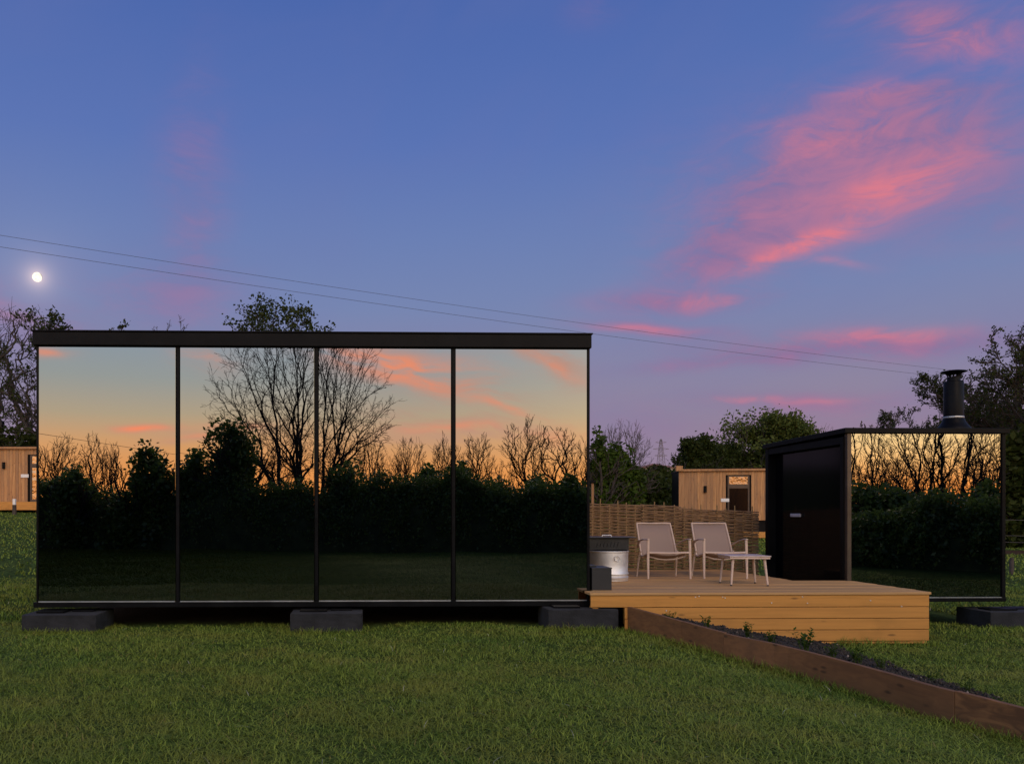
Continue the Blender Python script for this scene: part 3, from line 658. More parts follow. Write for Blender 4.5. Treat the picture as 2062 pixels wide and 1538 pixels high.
# ---------------------------------------------------------------- distant wooden cabins
def far_cabin(px0, px1, Yd, ztop, zbot, label, door_px, win_hi, zg, lamp_px, plate_px, plate_py, rot=0):
    x0 = at_depth(px0, Yd); W = at_depth(px1, Yd) - x0; pm = F / Yd
    t_ = thing('timber_cabin', label, 'cabin', (x0, Yd, 0), rot, 'distant timber clad cabins')
    r = random.Random(int(px0) + 500); mb = MB(); x_ = 0
    dx0, dx1 = (door_px[0] - px0) / pm, (door_px[1] - px0) / pm; dz1 = CZ + (HY - door_px[2]) / pm
    while x_ < W - .02:
        w_ = min(.145, W - x_); 
        ov = x_ + w_ > dx0 and x_ < dx1
        yo = r.choice([0, .012])
        if not ov: mb.box(x_, x_ + w_ - .006, yo, .05, zbot, ztop)
        else: mb.box(x_, x_ + w_ - .006, yo, .05, dz1 + .03, ztop)
        x_ += w_
    mb.build('cladding', M['clad'], t_)
    mb = MB(); mb.box(.02, W - .02, .06, 2.2, zbot, ztop - .02); mb.build('wall', M['frame'], t_)
    mb = MB(); mb.box(-.12, W + .1, -.12, .06, ztop + .002, ztop + .10); mb.build('roof', M['clad'], t_)
    mb = MB(); mb.box(-.02, W + .02, .061, 2.28, ztop - .02, ztop + .05); mb.box(-.10, W + .08, -.10, .06, ztop + .101, ztop + .14); mb.build('roof_membrane', M['frame'], t_)
    # glazed door
    mb = MB(); mb.box(dx0, dx0 + .07, -.01, .07, zbot, dz1); mb.box(dx1 - .07, dx1, -.01, .07, zbot, dz1); mb.box(dx0 + .07, dx1 - .07, -.01, .07, dz1 - .06, dz1)
    midz = dz1 - .42; mb.box(dx0 + .07, dx1 - .07, -.01, .07, midz - .2, midz); mb.box(dx0 + .07, dx1 - .07, -.01, .07, zbot, zbot + .12)
    dr_ = mb.build('door', M['frame2'], t_)
    mb = MB(); mb.box(dx0 + .07, dx1 - .07, .03, .05, midz, dz1 - .06); mb.build('pane', M['window'], dr_)
    mb = MB(); mb.box(dx0 + .07, dx1 - .07, .03, .05, zbot + .12, midz - .2); mb.build('pane', M['blackglass'] if px0 > 0 else M['window'], dr_)
    # underside
    mb = MB(); mb.box(0, W, .1, 2.1, zg - .2, zbot - .001); mb.build('plinth', M['frame'], t_)
    if lamp_px:
        lx, lz = (lamp_px[0] - px0) / pm, CZ + (HY - lamp_px[1]) / pm
        mb = MB(); mb.tube([(lx, -.04, lz - .16), (lx, -.04, lz + .16)], .07, 10); mb.build('wall_lamp', M['frame'], t_)
    sx, sz = (plate_px - px0) / pm, CZ + (HY - plate_py) / pm
    mb = MB(); mb.box(sx - .19, sx + .19, -.02, -.002, sz - .08, sz + .08); pl_ = mb.build('name_plate', M['white'], t_, .004)
    return t_
rc = far_cabin(1367, 1660, 40, 3.34, .96, 'distant timber cabin with glazed door, seen between the willow fence and black cabin', (1460, 1501, 958), 1, .35, (1417, 985), 1455, 1007, math.radians(-10))
mb = MB(); mb.box(-.16, .16, -.16, .1, 3.345, 3.6); mb.build('corner_cap', M['clad'], rc, .01)
mb = MB(); mb.box(at_depth(1500, 38.6) - rc.location.x, at_depth(1600, 38.6) - rc.location.x, -1.4, -.2, .15, .42); mb.build('step_platform', M['deck_face'], rc, .01)
lc = far_cabin(-130, 120, 40, 4.43, 1.86, 'distant timber cabin at the left edge of the view, behind open lawn', (61, 96, 916), 1, 1.4, (8, 937), 50, 958)
mb = MB(); mb.box(-.3, 6.4, -1.3, -.15, 1.45, 1.84); mb.build('platform', M['deck_face'], lc, .01)
lp = thing('lawn_marker', 'short dark marker post with pale top before the left distant cabin', 'post', (at_depth(29, 37.5), 37.5, gz(at_depth(29, 37.5), 37.5)))
mb = MB(); mb.box(-.07, .07, -.07, .07, -.05, .45); mb.build('shaft', M['postd'], lp, .01)
mb = MB(); mb.box(-.06, .06, -.06, .06, .451, .72); mb.build('cap', M['white'], lp, .01)

# ---------------------------------------------------------------- right side: marker post, wire fence
x_, y_ = at_depth(2037, 18.6), 18.6
mp_ = thing('marker_post', 'short stout timber post on the lawn right of the small mirror cabin', 'post', (x_, y_, gz(x_, y_)))
mb = MB(); mb.tube([(0, 0, -.05), (0, 0, .36), (.003, 0, .385)], [.045, .043, .036], 12); mb.build('shaft', M['postd'], mp_, 0, True)
wf = thing('wire_fence', 'post and wire fence before the dark trees at the right edge', 'fence', (0, 0, 0))
for i in range(12):
    x_ = 18 + i * 1.65; y_ = 31 + .04 * i
    mb = MB(); g_ = gz(x_, y_); mb.tube([(x_, y_, g_ - .1), (x_ + .03 * ((i * 7) % 3 - 1), y_, g_ + .62)], [.05, .045], 8); mb.build('fence_post', M['post'], wf)
mb = MB()
for h_ in (.3, .55, 1.15): mb.tube([(18, 31, gz(18, 31) + h_), (28, 31.3, gz(28, 31) + h_ - .03), (38, 31.5, gz(36, 31) + h_)], .012, 4)
mb.build('wire', M['wire'], wf)

# ---------------------------------------------------------------- overhead lines
def refl(px, dv, P0=H0):
    v = Vector(((px - CX) * dv / F, dv)); n_ = Vector((-SA, CA)); r_ = v - 2 * (v - P0).dot(n_) * n_; return (r_.x, r_.y, gz(r_.x, r_.y))
def span(pA, pB, sag, label, dd):
    A_, B_ = Vector(pA), Vector(pB); mb = MB(); pts_ = []
    for i in range(49):
        u = i / 48; p = A_.lerp(B_, u); p.z -= sag * 4 * u * (1 - u); pts_.append(p - A_)
    mb.tube(pts_, .0085, 5); o = mb.build('power_line', M['wire']); o.location = A_; tag(o, label, 'wire', 'overhead lines crossing the sky')
def sky_pt(px, py, Yd): return ((px - CX) * Yd / F, Yd, CZ + (HY - py) * Yd / F)
span(sky_pt(-160, 448, 32), sky_pt(2250, 779, 62), .55, 'upper thin overhead wire sloping down across the sky to the right', 0)
span(sky_pt(-160, 472, 31), sky_pt(2250, 792, 60), .55, 'lower thin overhead wire sloping down across the sky to the right', 0)
_a, _b = refl(-100, 26.5), refl(760, 62)
span((_a[0], _a[1], CZ + (HY - 841) * 26.5 / F), (_b[0], _b[1], CZ + (HY - 963) * 62 / F), .2, 'single overhead wire behind the viewer, seen only mirrored in the left pane', 0)

# ---------------------------------------------------------------- trees
def tubes_mesh(name, lines, mat, parent):
    V = []; Fc = []; b = 0
    for pts_, rads, ns in lines:
        P = np.array(pts_, float); d = np.gradient(P, axis=0); d /= np.linalg.norm(d, axis=1)[:, None] + 1e-9
        ref = np.where(np.abs(d[:, 2:3]) < .9, np.array([[0, 0, 1.]]), np.array([[0, 1., 0]]))
        a = np.cross(d, ref); a /= np.linalg.norm(a, axis=1)[:, None] + 1e-9; c = np.cross(d, a)
        th = np.arange(ns) * 2 * np.pi / ns; R = np.array(rads)[:, None, None]
        ring = P[:, None, :] + (a[:, None, :] * np.cos(th)[None, :, None] + c[:, None, :] * np.sin(th)[None, :, None]) * R
        V.append(ring.reshape(-1, 3)); m_ = len(P)
        i_, j_ = np.meshgrid(np.arange(m_ - 1), np.arange(ns), indexing='ij'); j2 = (j_ + 1) % ns
        Fc.append((b + np.stack([i_ * ns + j_, i_ * ns + j2, (i_ + 1) * ns + j2, (i_ + 1) * ns + j_], -1)).reshape(-1, 4)); b += m_ * ns
    return np_mesh(name, np.concatenate(V), np.concatenate(Fc), mat, parent, smoothed=True)
def grow(rng, p, d, L, r, lvl, P, out, tips):
    ns = P['seg'][lvl]; pts_ = [tuple(p)]; rads = [r]; q = Vector(p); d = Vector(d).normalized(); st_ = L / ns; nodes = []
    cr = P['crook'][lvl]
    for i in range(ns):
        d = (d + Vector((rng.gauss(0, cr), rng.gauss(0, cr), rng.gauss(0, cr) + P['up'][lvl]))).normalized()
        q = q + d * st_; u = (i + 1) / ns; rr_ = max(P['rmin'], r * (1 - u * P['taper'][lvl])); pts_.append(tuple(q)); rads.append(rr_); nodes.append((q.copy(), d.copy(), rr_, u))
    out.append((pts_, rads, (9, 6, 4, 3, 3, 3)[min(lvl, 5)]))
    if lvl + 1 >= P['levels']:
        tips.append((Vector(pts_[-1]), d)); tips.append((Vector(pts_[len(pts_) // 2]), d)); return
    nc = P['nch'][lvl]
    for k_ in range(nc):
        u = P['start'][lvl] + (1 - P['start'][lvl]) * (k_ + rng.random()) / nc; u = min(u, .999)
        i = min(ns - 1, int(u * ns)); f = u * ns - i; a = Vector(pts_[i]); b_ = Vector(pts_[i + 1]); pos = a.lerp(b_, f); dd = (b_ - a).normalized(); rr_ = rads[i] * (1 - f) + rads[i + 1] * f
        ax = dd.cross(Vector((rng.gauss(0, 1), rng.gauss(0, 1), rng.gauss(0, 1)))).normalized()
        ang_ = P['ang'][lvl] * rng.uniform(.7, 1.3); nd = Matrix.Rotation(ang_, 3, ax) @ dd
        if nd.z < -.1: nd.z *= -.3
        ll = L * P['ratio'][lvl] * (1.05 - P.get('fall', .55) * u) * rng.uniform(.75, 1.2)
        grow(rng, pos, nd, ll, max(P['rmin'], rr_ * P['rr'][lvl]), lvl + 1, P, out, tips)
BARE = dict(levels=5, seg=[7, 7, 6, 4, 3], crook=[.06, .10, .12, .14, .15], up=[.03, .05, .05, .04, .03], taper=[.7, .8, .8, .8, .7], nch=[7, 7, 6, 4], start=[.25, .15, .15, .1], ang=[.75, .65, .6, .6], ratio=[.55, .5, .48, .5], rr=[.55, .6, .6, .7], rmin=.012)
GNARL = dict(BARE, crook=[.14, .24, .28, .28, .25], up=[.0, .08, .10, .08, .05], ang=[.9, .8, .7, .7], ratio=[.62, .6, .55, .5], nch=[6, 6, 5, 4])
VASE = dict(levels=5, seg=[12, 10, 7, 5, 3], crook=[.03, .05, .06, .08, .1], up=[.004, .022, .03, .03, .02], taper=[.93, .9, .85, .8, .7], nch=[11, 9, 6, 4], start=[.16, .12, .1, .1], ang=[.50, .48, .5, .55], ratio=[.62, .50, .42, .42], rr=[.42, .45, .5, .7], rmin=.008, fall=.62)
LITE = dict(BARE, crook=[.08, .13, .16, .18, .18], nch=[6, 6, 5, 4], start=[.3, .2, .15, .1], ang=[.6, .6, .6, .6], up=[.03, .08, .08, .05, .03], ratio=[.6, .52, .46, .45], rmin=.008)
POLL = dict(BARE, crook=[.12, .17, .17, .16, .15], nch=[6, 6, 4, 3], start=[.35, .2, .15, .1], ang=[.55, .55, .5, .5], up=[.02, .13, .14, .10, .05], ratio=[.66, .55, .5, .45], rmin=.010)
def leaves_for(tips, nper, spread, size, rng):
    T = np.array([tuple(t[0]) for t in tips]); n_ = len(T) * nper
    C = np.repeat(T, nper, 0) + rng.normal(0, spread, (n_, 3)); a = rng.normal(0, 1, (n_, 3)); a /= np.linalg.norm(a, axis=1)[:, None]
    b_ = np.cross(a, rng.normal(0, 1, (n_, 3))); b_ /= np.linalg.norm(b_, axis=1)[:, None]; s_ = size * rng.uniform(.6, 1.3, (n_, 1))
    V = np.stack([C - a * s_, C + b_ * s_ * .6, C + a * s_, C - b_ * s_ * .6], 1).reshape(-1, 3)
    return V, np.arange(n_ * 4).reshape(-1, 4), rng.random(n_)
def tree(name, label, loc, H, P, seed, stems=1, lean=.0, r0=None, leaf=None, bark='bark', group=None, stemlen=1.0, cat='tree', rmin=None, spreadxy=1.0, width=None):
    P = dict(P);
    if rmin: P['rmin'] = rmin
    t_ = thing(name, label, cat, loc, 0, group); rng = random.Random(seed); out = []; tips = []; r0 = r0 or H * .022
    for s_ in range(stems):
        a = 2 * math.pi * (s_ + rng.random() * .6) / stems; ln = lean * rng.uniform(.5, 1.15)
        d = Vector((math.cos(a) * ln * spreadxy, math.sin(a) * ln, 1))
        p0 = Vector((math.cos(a) * r0 * .6 * (stems > 1), math.sin(a) * r0 * .6 * (stems > 1), -.2))
        grow(rng, p0, d, H * stemlen * (rng.uniform(.8, 1.05) if stems > 1 else 1), r0 * (rng.uniform(.6, 1) if stems > 1 else 1), 0, P, out, tips)
    zs_ = sorted(q[2] for l_ in out for q in l_[0]); k_ = H / zs_[int(len(zs_) * .997)]
    xs_ = sorted(abs(q[0]) for l_ in out for q in l_[0]); kx = width / xs_[int(len(xs_) * .985)] if width else k_
    out = [([(q[0] * kx, q[1] * kx, q[2] * k_) for q in l_[0]], l_[1], l_[2]) for l_ in out]
    tips = [(Vector((q.x * kx, q.y * kx, q.z * k_)), d_) for q, d_ in tips]
    if leaf:
        tubes_mesh('trunk', [l for l in out], M[bark], t_)
        V, Fc, R = leaves_for(tips, leaf[0], leaf[1], leaf[2], np.random.default_rng(seed)); np_mesh('crown', V, Fc, M[leaf[3]], t_, rnd=R)
    else:
        big = [l for l in out if l[2] >= 6]; small = [l for l in out if l[2] < 6]
        tubes_mesh('trunk', big, M[bark], t_); tubes_mesh('crown', small, M[bark], t_)
    return t_
def bush(name, label, loc, rx, ry, h, nleaf, size, mat, seed, group=None, cat='bush', cone=0, trunk=True):
    t_ = thing(name, label, cat, loc, 0, group); r = np.random.default_rng(seed)
    # lumpy mass of leaves on a few lobes with a darker inside
    nl = 16; C = []; 
    for k_ in range(nl):
        a = r.uniform(0, 6.28); q = r.uniform(0, .62); zz = r.uniform(.12, .82); sh = (1 - cone * zz); C.append((math.cos(a) * q * rx * sh, math.sin(a) * q * ry * sh, zz * h, r.uniform(.26, .42)))
    C.append((0, 0, h * .86, .16 if cone else .25)); V = []; 
    w = np.array([c[3] for c in C]); pick = r.choice(len(C), nleaf, p=w / w.sum()); Cc = np.array(C)[pick]
    d = r.normal(0, 1, (nleaf, 3)); d /= np.linalg.norm(d, axis=1)[:, None]; rad = r.uniform(.4, 1.35, (nleaf, 1)) ** .7
    pos = Cc[:, :3] + d * rad * Cc[:, 3:4] * np.array([[rx * 1.1, ry * 1.1, h * .62]]); pos[:, 2] = np.abs(pos[:, 2]) + .02; pos[:, 2] *= h / np.percentile(pos[:, 2], 99.3)
    a = r.normal(0, 1, (nleaf, 3)); a[:, 2] *= .7; a /= np.linalg.norm(a, axis=1)[:, None]; b_ = np.cross(a, r.normal(0, 1, (nleaf, 3))); b_ /= np.linalg.norm(b_, axis=1)[:, None]
    s_ = size * r.uniform(.6, 1.4, (nleaf, 1)); V = np.stack([pos - a * s_, pos + b_ * s_ * .6, pos + a * s_, pos - b_ * s_ * .6], 1).reshape(-1, 3)
    np_mesh('crown', V, np.arange(nleaf * 4).reshape(-1, 4), M[mat], t_, rnd=r.random(nleaf))
    # inner branches
    rg = random.Random(seed); out = []; tips = []; P = dict(BARE, levels=3, nch=[9, 6], seg=[5, 5, 4], rmin=.012)
    for k_ in range(5):
        a_ = k_ * 1.26; grow(rg, Vector((0, 0, -.1)), Vector((math.cos(a_) * rx / h * .8, math.sin(a_) * ry / h * .8, 1)), h * .8, h * .02 + .02, 0, P, out, tips)
    tubes_mesh('branches', out, M['bark'], t_)
    return t_
def gpt(px, Yd): x_ = at_depth(px, Yd); return (x_, Yd, gz(x_, Yd))

def dome(name, label, loc, H, width, seed, n=300, stems=3, low=.32, r0=None, leaf=None, bark='bark', group=None, gnarl=.06, rmin=.008, zw=.62):
    """tree whose limbs divide again and again towards points spread through a rounded crown"""
    t_ = thing(name, label, 'tree', loc, 0, group); rg = np.random.default_rng(seed); out = []; tips = []; r0 = r0 or H * .02
    T = []
    while len(T) < n:
        v = rg.normal(0, 1, 3); v /= np.linalg.norm(v); q = v * rg.random() ** .28; q[:2] *= 1 + .10 * math.sin(5 * math.atan2(v[1], v[0]) + seed)
        z = (zw + q[2] * ((1 - zw) if q[2] > 0 else (zw - low))) * H
        T.append((q[0] * width, q[1] * width, z))
    T = np.array(T)
    def kmeans(P_, k_):
        c = P_[rg.choice(len(P_), k_, replace=False)]
        for _ in range(5):
            l = np.argmin(((P_[:, None] - c[None]) ** 2).sum(-1), 1); c = np.array([P_[l == j].mean(0) if (l == j).any() else c[j] for j in range(k_)])
        return [P_[l == j] for j in range(k_) if (l == j).any()]
    rad = lambda m_: max(rmin, r0 * (m_ / n) ** .52)
    def seg(p, d, q, ra, rb, lvl):
        L = np.linalg.norm(q - p); k_ = 5 if lvl < 4 else (4 if lvl < 7 else 3); pts_ = []
        for i in range(k_ + 1):
            u = i / k_; b_ = p + d * L * .4; pt = (1 - u) ** 2 * p + 2 * u * (1 - u) * b_ + u * u * q
            if 0 < i < k_: pt = pt + rg.normal(0, gnarl * L * .35, 3)
            pts_.append(pt)
        out.append(([tuple(x) for x in pts_], list(np.linspace(ra, rb, k_ + 1)), 8 if lvl < 2 else 5 if lvl < 4 else 3))
        e = pts_[-1] - pts_[-2]; return e / (np.linalg.norm(e) + 1e-9)
    def go(p, d, P_, lvl):
        m_ = len(P_); c = P_.mean(0)
        if m_ == 1:
            e = seg(p, d, P_[0], rad(1) * 1.2, rmin * .7, 9); tips.append((Vector(P_[0]), Vector(e))); tips.append((Vector((p + P_[0]) / 2), Vector(e)))
            for _ in range(2):
                a = p + (P_[0] - p) * rg.uniform(.4, .85); L = np.linalg.norm(P_[0] - p) * .35; v = e + rg.normal(0, .5, 3); v[2] += .2; b_ = a + v / np.linalg.norm(v) * L
                out.append(([tuple(a), tuple((a + b_) / 2 + rg.normal(0, L * .08, 3)), tuple(b_)], [rmin, rmin * .8, rmin * .6], 3)); tips.append((Vector(b_), Vector(v)))
            return
        f = .30 if lvl < 2 else .36; q = p + (c - p) * f + rg.normal(0, gnarl * np.linalg.norm(c - p) * .4, 3)
        e = seg(p, d, q, rad(m_) * 1.05, rad(m_) * .92, lvl)
        for g_ in kmeans(P_, min(m_, 2 if (m_ < 5 or rg.random() < .6) else 3)): go(q, e, g_, lvl + 1)
    for j, g_ in enumerate(kmeans(T * np.array([1, 1, .25]), stems)):
        g_ = g_ / np.array([1, 1, .25]); c = g_.mean(0); a = math.atan2(c[1], c[0]); p0 = np.array([math.cos(a) * r0 * .5 * (stems > 1), math.sin(a) * r0 * .5 * (stems > 1), -.2])
        d = np.array([c[0] * .12, c[1] * .12, c[2]]); go(p0, d / np.linalg.norm(d), g_, 0)
    if leaf:
        tubes_mesh('trunk', out, M[bark], t_); V, Fc, R = leaves_for(tips, leaf[0], leaf[1], leaf[2], rg); np_mesh('crown', V, Fc, M[leaf[3]], t_, rnd=R)
    else:
        tubes_mesh('trunk', [l for l in out if l[2] >= 5], M[bark], t_); tubes_mesh('crown', [l for l in out if l[2] < 5], M[bark], t_)
    return t_
# trees ahead, behind the cabins
G = 'trees beyond the lawn'
def Hof(loc, py): return CZ + (HY - py) * loc[1] / F - loc[2]
l = gpt(35, 52); dome('bare_tree', 'gnarled leafless tree at the left edge behind the timber cabin', l, Hof(l, 600), 3.6, 11, 300, 3, .25, .50, group=G, gnarl=.22, rmin=.016)
l = gpt(-90, 56); dome('bare_tree', 'second leafless tree cut by the left edge of the view', l, Hof(l, 590), 4.2, 12, 280, 3, .25, .45, group=G, gnarl=.2, rmin=.016)
l = gpt(128, 46); tree('budding_tree', 'sparse budding treetop just over the left end of the cabin roof', l, Hof(l, 640), BARE, 13, 2, .2, .2, leaf=(1, .10, .09, 'leafd'), group=G, rmin=.012)
l = gpt(215, 60); tree('bare_tree', 'twiggy bare treetop barely showing over the left part of the roof', l, Hof(l, 645), LITE, 14, 2, .3, .3, group=G, rmin=.012)
l = gpt(318, 60); tree('bare_tree', 'small twiggy treetop over the roof, left of the leafy crown', l, Hof(l, 648), LITE, 15, 2, .2, .3, group=G, rmin=.012)
l = gpt(560, 44); dome('leafy_tree', 'rounded leafy treetop standing over the middle of the long cabin roof', l, Hof(l, 596), 3.3, 16, 420, 4, .35, .24, leaf=(8, .16, .095, 'leafd'), group=G, gnarl=.08, rmin=.010, zw=.66)
l = gpt(1256, 66); dome('bare_tree', 'fan shaped bare tree above the green bushes behind the willow fence', l, Hof(l, 840), 2.3, 17, 420, 4, .22, .2, bark='bark2', group=G, gnarl=.05, rmin=.013, zw=.66)
l = gpt(1505, 58); dome('leafy_tree', 'large leafy tree behind the right timber cabin', l, Hof(l, 816), 3.4, 18, 330, 3, .2, .35, leaf=(4, .24, .12, 'leaf'), group=G, gnarl=.1, rmin=.016, zw=.5)
l = gpt(1420, 56); tree('leafy_tree', 'lower left leafy tree beside the large one, behind the timber cabin', l, Hof(l, 890), BARE, 19, 4, .5, .22, leaf=(5, .24, .12, 'leafd'), group=G, rmin=.02)
l = gpt(1590, 60); tree('leafy_tree', 'right shoulder of leafy trees above the black cabin roof', l, Hof(l, 845), BARE, 20, 4, .5, .25, leaf=(5, .27, .11, 'leaf'), group=G, rmin=.02)
l = gpt(1648, 75); dome('bare_tree', 'small bare tree between the leafy trees and the roof hatch', l, Hof(l, 835), 1.7, 21, 200, 3, .3, .2, bark='bark2', group=G, gnarl=.06, rmin=.014)
l = gpt(1815, 62); tree('bare_tree', 'small bare tree rising over the small cabin roof, left of the chimney', l, Hof(l, 830), BARE, 22, 3, .4, .2, group=G, rmin=.022, bark='bark2')
l = gpt(2070, 40); tree('budding_tree', 'large spreading tree with opening buds behind the stove chimney', l, Hof(l, 665), dict(LITE, nch=[10, 9, 7, 4]), 23, 6, .8, .34, leaf=(1, .08, .06, 'leafd'), group=G, rmin=.014, width=6.0)
l = gpt(1960, 46); tree('budding_tree', 'lower spreading tree behind the small cabin roof, right of the chimney', l, Hof(l, 770), dict(LITE, nch=[8, 8, 6, 4]), 24, 5, .8, .22, leaf=(1, .07, .06, 'leafd'), group=G, rmin=.014, width=4.4)
# bushes and hedging ahead
G2 = 'bushes beyond the lawn'
l = gpt(1240, 34); bush('green_bush', 'bright green bush behind the willow fence beside the long cabin', l, 1.7, 1.2, Hof(l, 905), 9000, .10, 'leafb', 31, G2)
l = gpt(1205, 33); bush('green_bush', 'tall pointed green bush at the right end of the long cabin', l, .7, .7, Hof(l, 880), 3500, .10, 'leafb', 32, G2, cone=.6)
l = gpt(1170, 35); bush('green_bush', 'green bush partly hidden by the long mirror cabin corner', l, 1.2, 1.2, Hof(l, 925), 4000, .11, 'leafb', 33, G2)
for i, (px, Yd, py, rx, lb) in enumerate([(1330, 50, 944, 3.2, 'dark bush left of the right timber cabin'), (1290, 46, 950, 2.6, 'dark bush between the bright bush and the timber cabin'), (1405, 54, 905, 2.2, 'round bush behind the left corner of the right timber cabin'),
                                    (30, 50, 868, 4.5, 'dark bush mass behind the left timber cabin'), (-60, 52, 880, 4.5, 'dark bush at the far left behind the timber cabin'), (110, 50, 880, 4, 'dark bush behind the left end of the long cabin'),
                                    (2055, 34, 880, 2.6, 'dark bush right of the small mirror cabin'), (2120, 35, 860, 3, 'dark bush cut off by the right edge of the view'), (1985, 36, 930, 2.6, 'dark bush hidden low behind the small mirror cabin'), (1560, 56, 900, 4, 'dark bush under the large leafy tree'), (1480, 57, 905, 3.5, 'dark bush left beneath the large leafy tree')]):
    l = gpt(px, Yd); bush('dark_bush', lb, l, rx, 1.8, Hof(l, py), 7000, .15, 'leafd', 50 + i, G2)
# right far house and pylon
hs = thing('distant_house', 'far house with red roof showing over the dark bush', 'house', (at_depth(1327, 160), 160, 0))
zr = CZ + (HY - 931) * 160 / F; ze = CZ + (HY - 941) * 160 / F
mb = MB(); mb.box(-3.2, 3.2, 0, 7, ze - 4, ze); mb.build('wall', M['render'], hs)
mb = MB(); mb._q([(-3.8, -.4, ze), (3.8, -.4, ze), (3.8, 7.4, ze), (-3.8, 7.4, ze), (-.2, 3.5, zr), (.2, 3.5, zr)], [(0, 1, 5, 4), (1, 2, 5), (2, 3, 4, 5), (3, 0, 4), (3, 2, 1, 0)]); mb.build('roof', M['rooftile'], hs)
Yp = 620; pmx = F / Yp; zt_ = CZ + (HY - 884) / pmx; xg = at_depth(1331, Yp); zb_ = zt_ - 26
py_ = thing('pylon', 'faint lattice electricity pylon on the horizon', 'pylon', (xg, Yp, zb_))
mb = MB(); Hh = 26.
def pw(z): return 2.6 * (1 - z / Hh) ** .9 + .45
zs = [0, 4, 8, 12, 15, 18, 21, 23.5, 26]
for a_, b_ in zip(zs[:-1], zs[1:]):
    wa, wb_ = pw(a_), pw(b_)
    for sx in (-1, 1):
        for sy in (-1, 1): mb.tube([(sx * wa, sy * wa, a_), (sx * wb_, sy * wb_, b_)], .19, 4)
        mb.tube([(sx * wa, -wa, a_), (-sx * wb_, -wb_, b_)], .11, 4); mb.tube([(sx * wa, wa, a_), (-sx * wb_, wb_, b_)], .11, 4)
mb.build('mast', M['pylon'], py_)
for z_, w_ in ((13, 4.8), (18, 6), (23, 4.2)):
    mb = MB(); mb.tube([(-w_, 0, z_ + .6), (0, 0, z_), (w_, 0, z_ + .6)], .18, 4); mb.tube([(-w_, 0, z_ + .6), (0, 0, z_ + 1.5), (w_, 0, z_ + .6)], .14, 4); mb.build('cross_arm', M['pylon'], py_)

# ---------------------------------------------------------------- hedge and trees behind the viewer (mirrored in the glass)
hp = [refl(-60, 30.5), refl(75, 29.8), refl(400, 28.4), refl(700, 27), refl(950, 26), refl(1183, 25.0)]
hpath = [(-30, -13.5), (-22, -12.8)] + [(p[0], p[1] - .3) for p in hp] + [(9.2, -4.4), (11.0, -1.6), (12.6, .6), (14.4, 2.0), (18, 4.2), (24, 6.5)]
hc = catm(hpath, 10)
def hedge_h(p):                         # lower towards the right-hand curve
    return (2.15 if p.x < 4 else 2.15 - .78 * float(sstep(p.x, 4, 11))) + .24 * math.sin(p.x * .9) + .20 * math.sin(p.x * 2.3 + 1) + .10 * math.sin(p.x * 5.1)
hedge = thing('hedge', 'tall clipped evergreen hedge behind the viewer, mirrored across the panes', 'hedge', (0, -9, 0))
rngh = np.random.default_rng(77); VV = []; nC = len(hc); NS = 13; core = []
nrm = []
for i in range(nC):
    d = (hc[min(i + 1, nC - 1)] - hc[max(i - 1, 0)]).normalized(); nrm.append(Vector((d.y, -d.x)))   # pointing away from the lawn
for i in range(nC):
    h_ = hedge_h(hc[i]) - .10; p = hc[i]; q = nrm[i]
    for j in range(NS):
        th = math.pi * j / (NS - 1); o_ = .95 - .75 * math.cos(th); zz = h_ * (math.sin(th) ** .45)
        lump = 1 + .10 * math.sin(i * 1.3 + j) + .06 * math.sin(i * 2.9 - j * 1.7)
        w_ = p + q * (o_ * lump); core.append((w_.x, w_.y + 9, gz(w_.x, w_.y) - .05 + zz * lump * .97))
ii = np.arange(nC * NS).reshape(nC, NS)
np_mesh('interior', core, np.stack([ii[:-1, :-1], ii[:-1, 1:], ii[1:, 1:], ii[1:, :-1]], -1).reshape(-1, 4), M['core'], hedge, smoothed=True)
NL = 90000
ti = rngh.uniform(0, nC - 1.001, NL); i0 = ti.astype(int); f_ = ti - i0
HC = np.array([tuple(p) for p in hc]); HN = np.array([tuple(q) for q in nrm]); HHt = np.array([hedge_h(p) for p in hc])
Pp = HC[i0] * (1 - f_)[:, None] + HC[i0 + 1] * f_[:, None]; Nn = HN[i0] * (1 - f_)[:, None] + HN[i0 + 1] * f_[:, None]; hh = HHt[i0] * (1 - f_) + HHt[i0 + 1] * f_
th = np.pi * rngh.uniform(0, .72, NL) ** 1.0; lay = rngh.uniform(.86, 1.12, NL) + .10 * np.sin(ti * 1.3 + th * 4) + .07 * np.sin(ti * 3.1 - th * 7)
oo = .95 - .80 * np.cos(th) * lay; zz = hh * (np.sin(th) ** .45) * (.9 + .1 * lay) + np.minimum(rngh.exponential(.17, NL), .42) * (th > .8) - rngh.uniform(0, .2, NL)
pos = np.stack([Pp[:, 0] + Nn[:, 0] * oo, Pp[:, 1] + Nn[:, 1] * oo, zz], -1); pos[:, 2] += ground(pos[:, 0], pos[:, 1]); pos[:, 1] += 9
a = rngh.normal(0, 1, (NL, 3)); a[:, 2] = np.abs(a[:, 2]); a /= np.linalg.norm(a, axis=1)[:, None]; b_ = np.cross(a, rngh.normal(0, 1, (NL, 3))); b_ /= np.linalg.norm(b_, axis=1)[:, None]
s_ = rngh.uniform(.035, .085, (NL, 1)); Vh = np.stack([pos - a * s_, pos + b_ * s_ * .5, pos + a * s_, pos - b_ * s_ * .5], 1).reshape(-1, 3)
np_mesh('foliage', Vh, np.arange(NL * 4).reshape(-1, 4), M['leafh'], hedge, rnd=rngh.random(NL))
GB = 'trees behind the viewer, seen only mirrored'
def rH(px, dv, py, P0=H0):
    p = refl(px, dv, P0); return p, CZ + (HY - py) * dv / F - p[2]
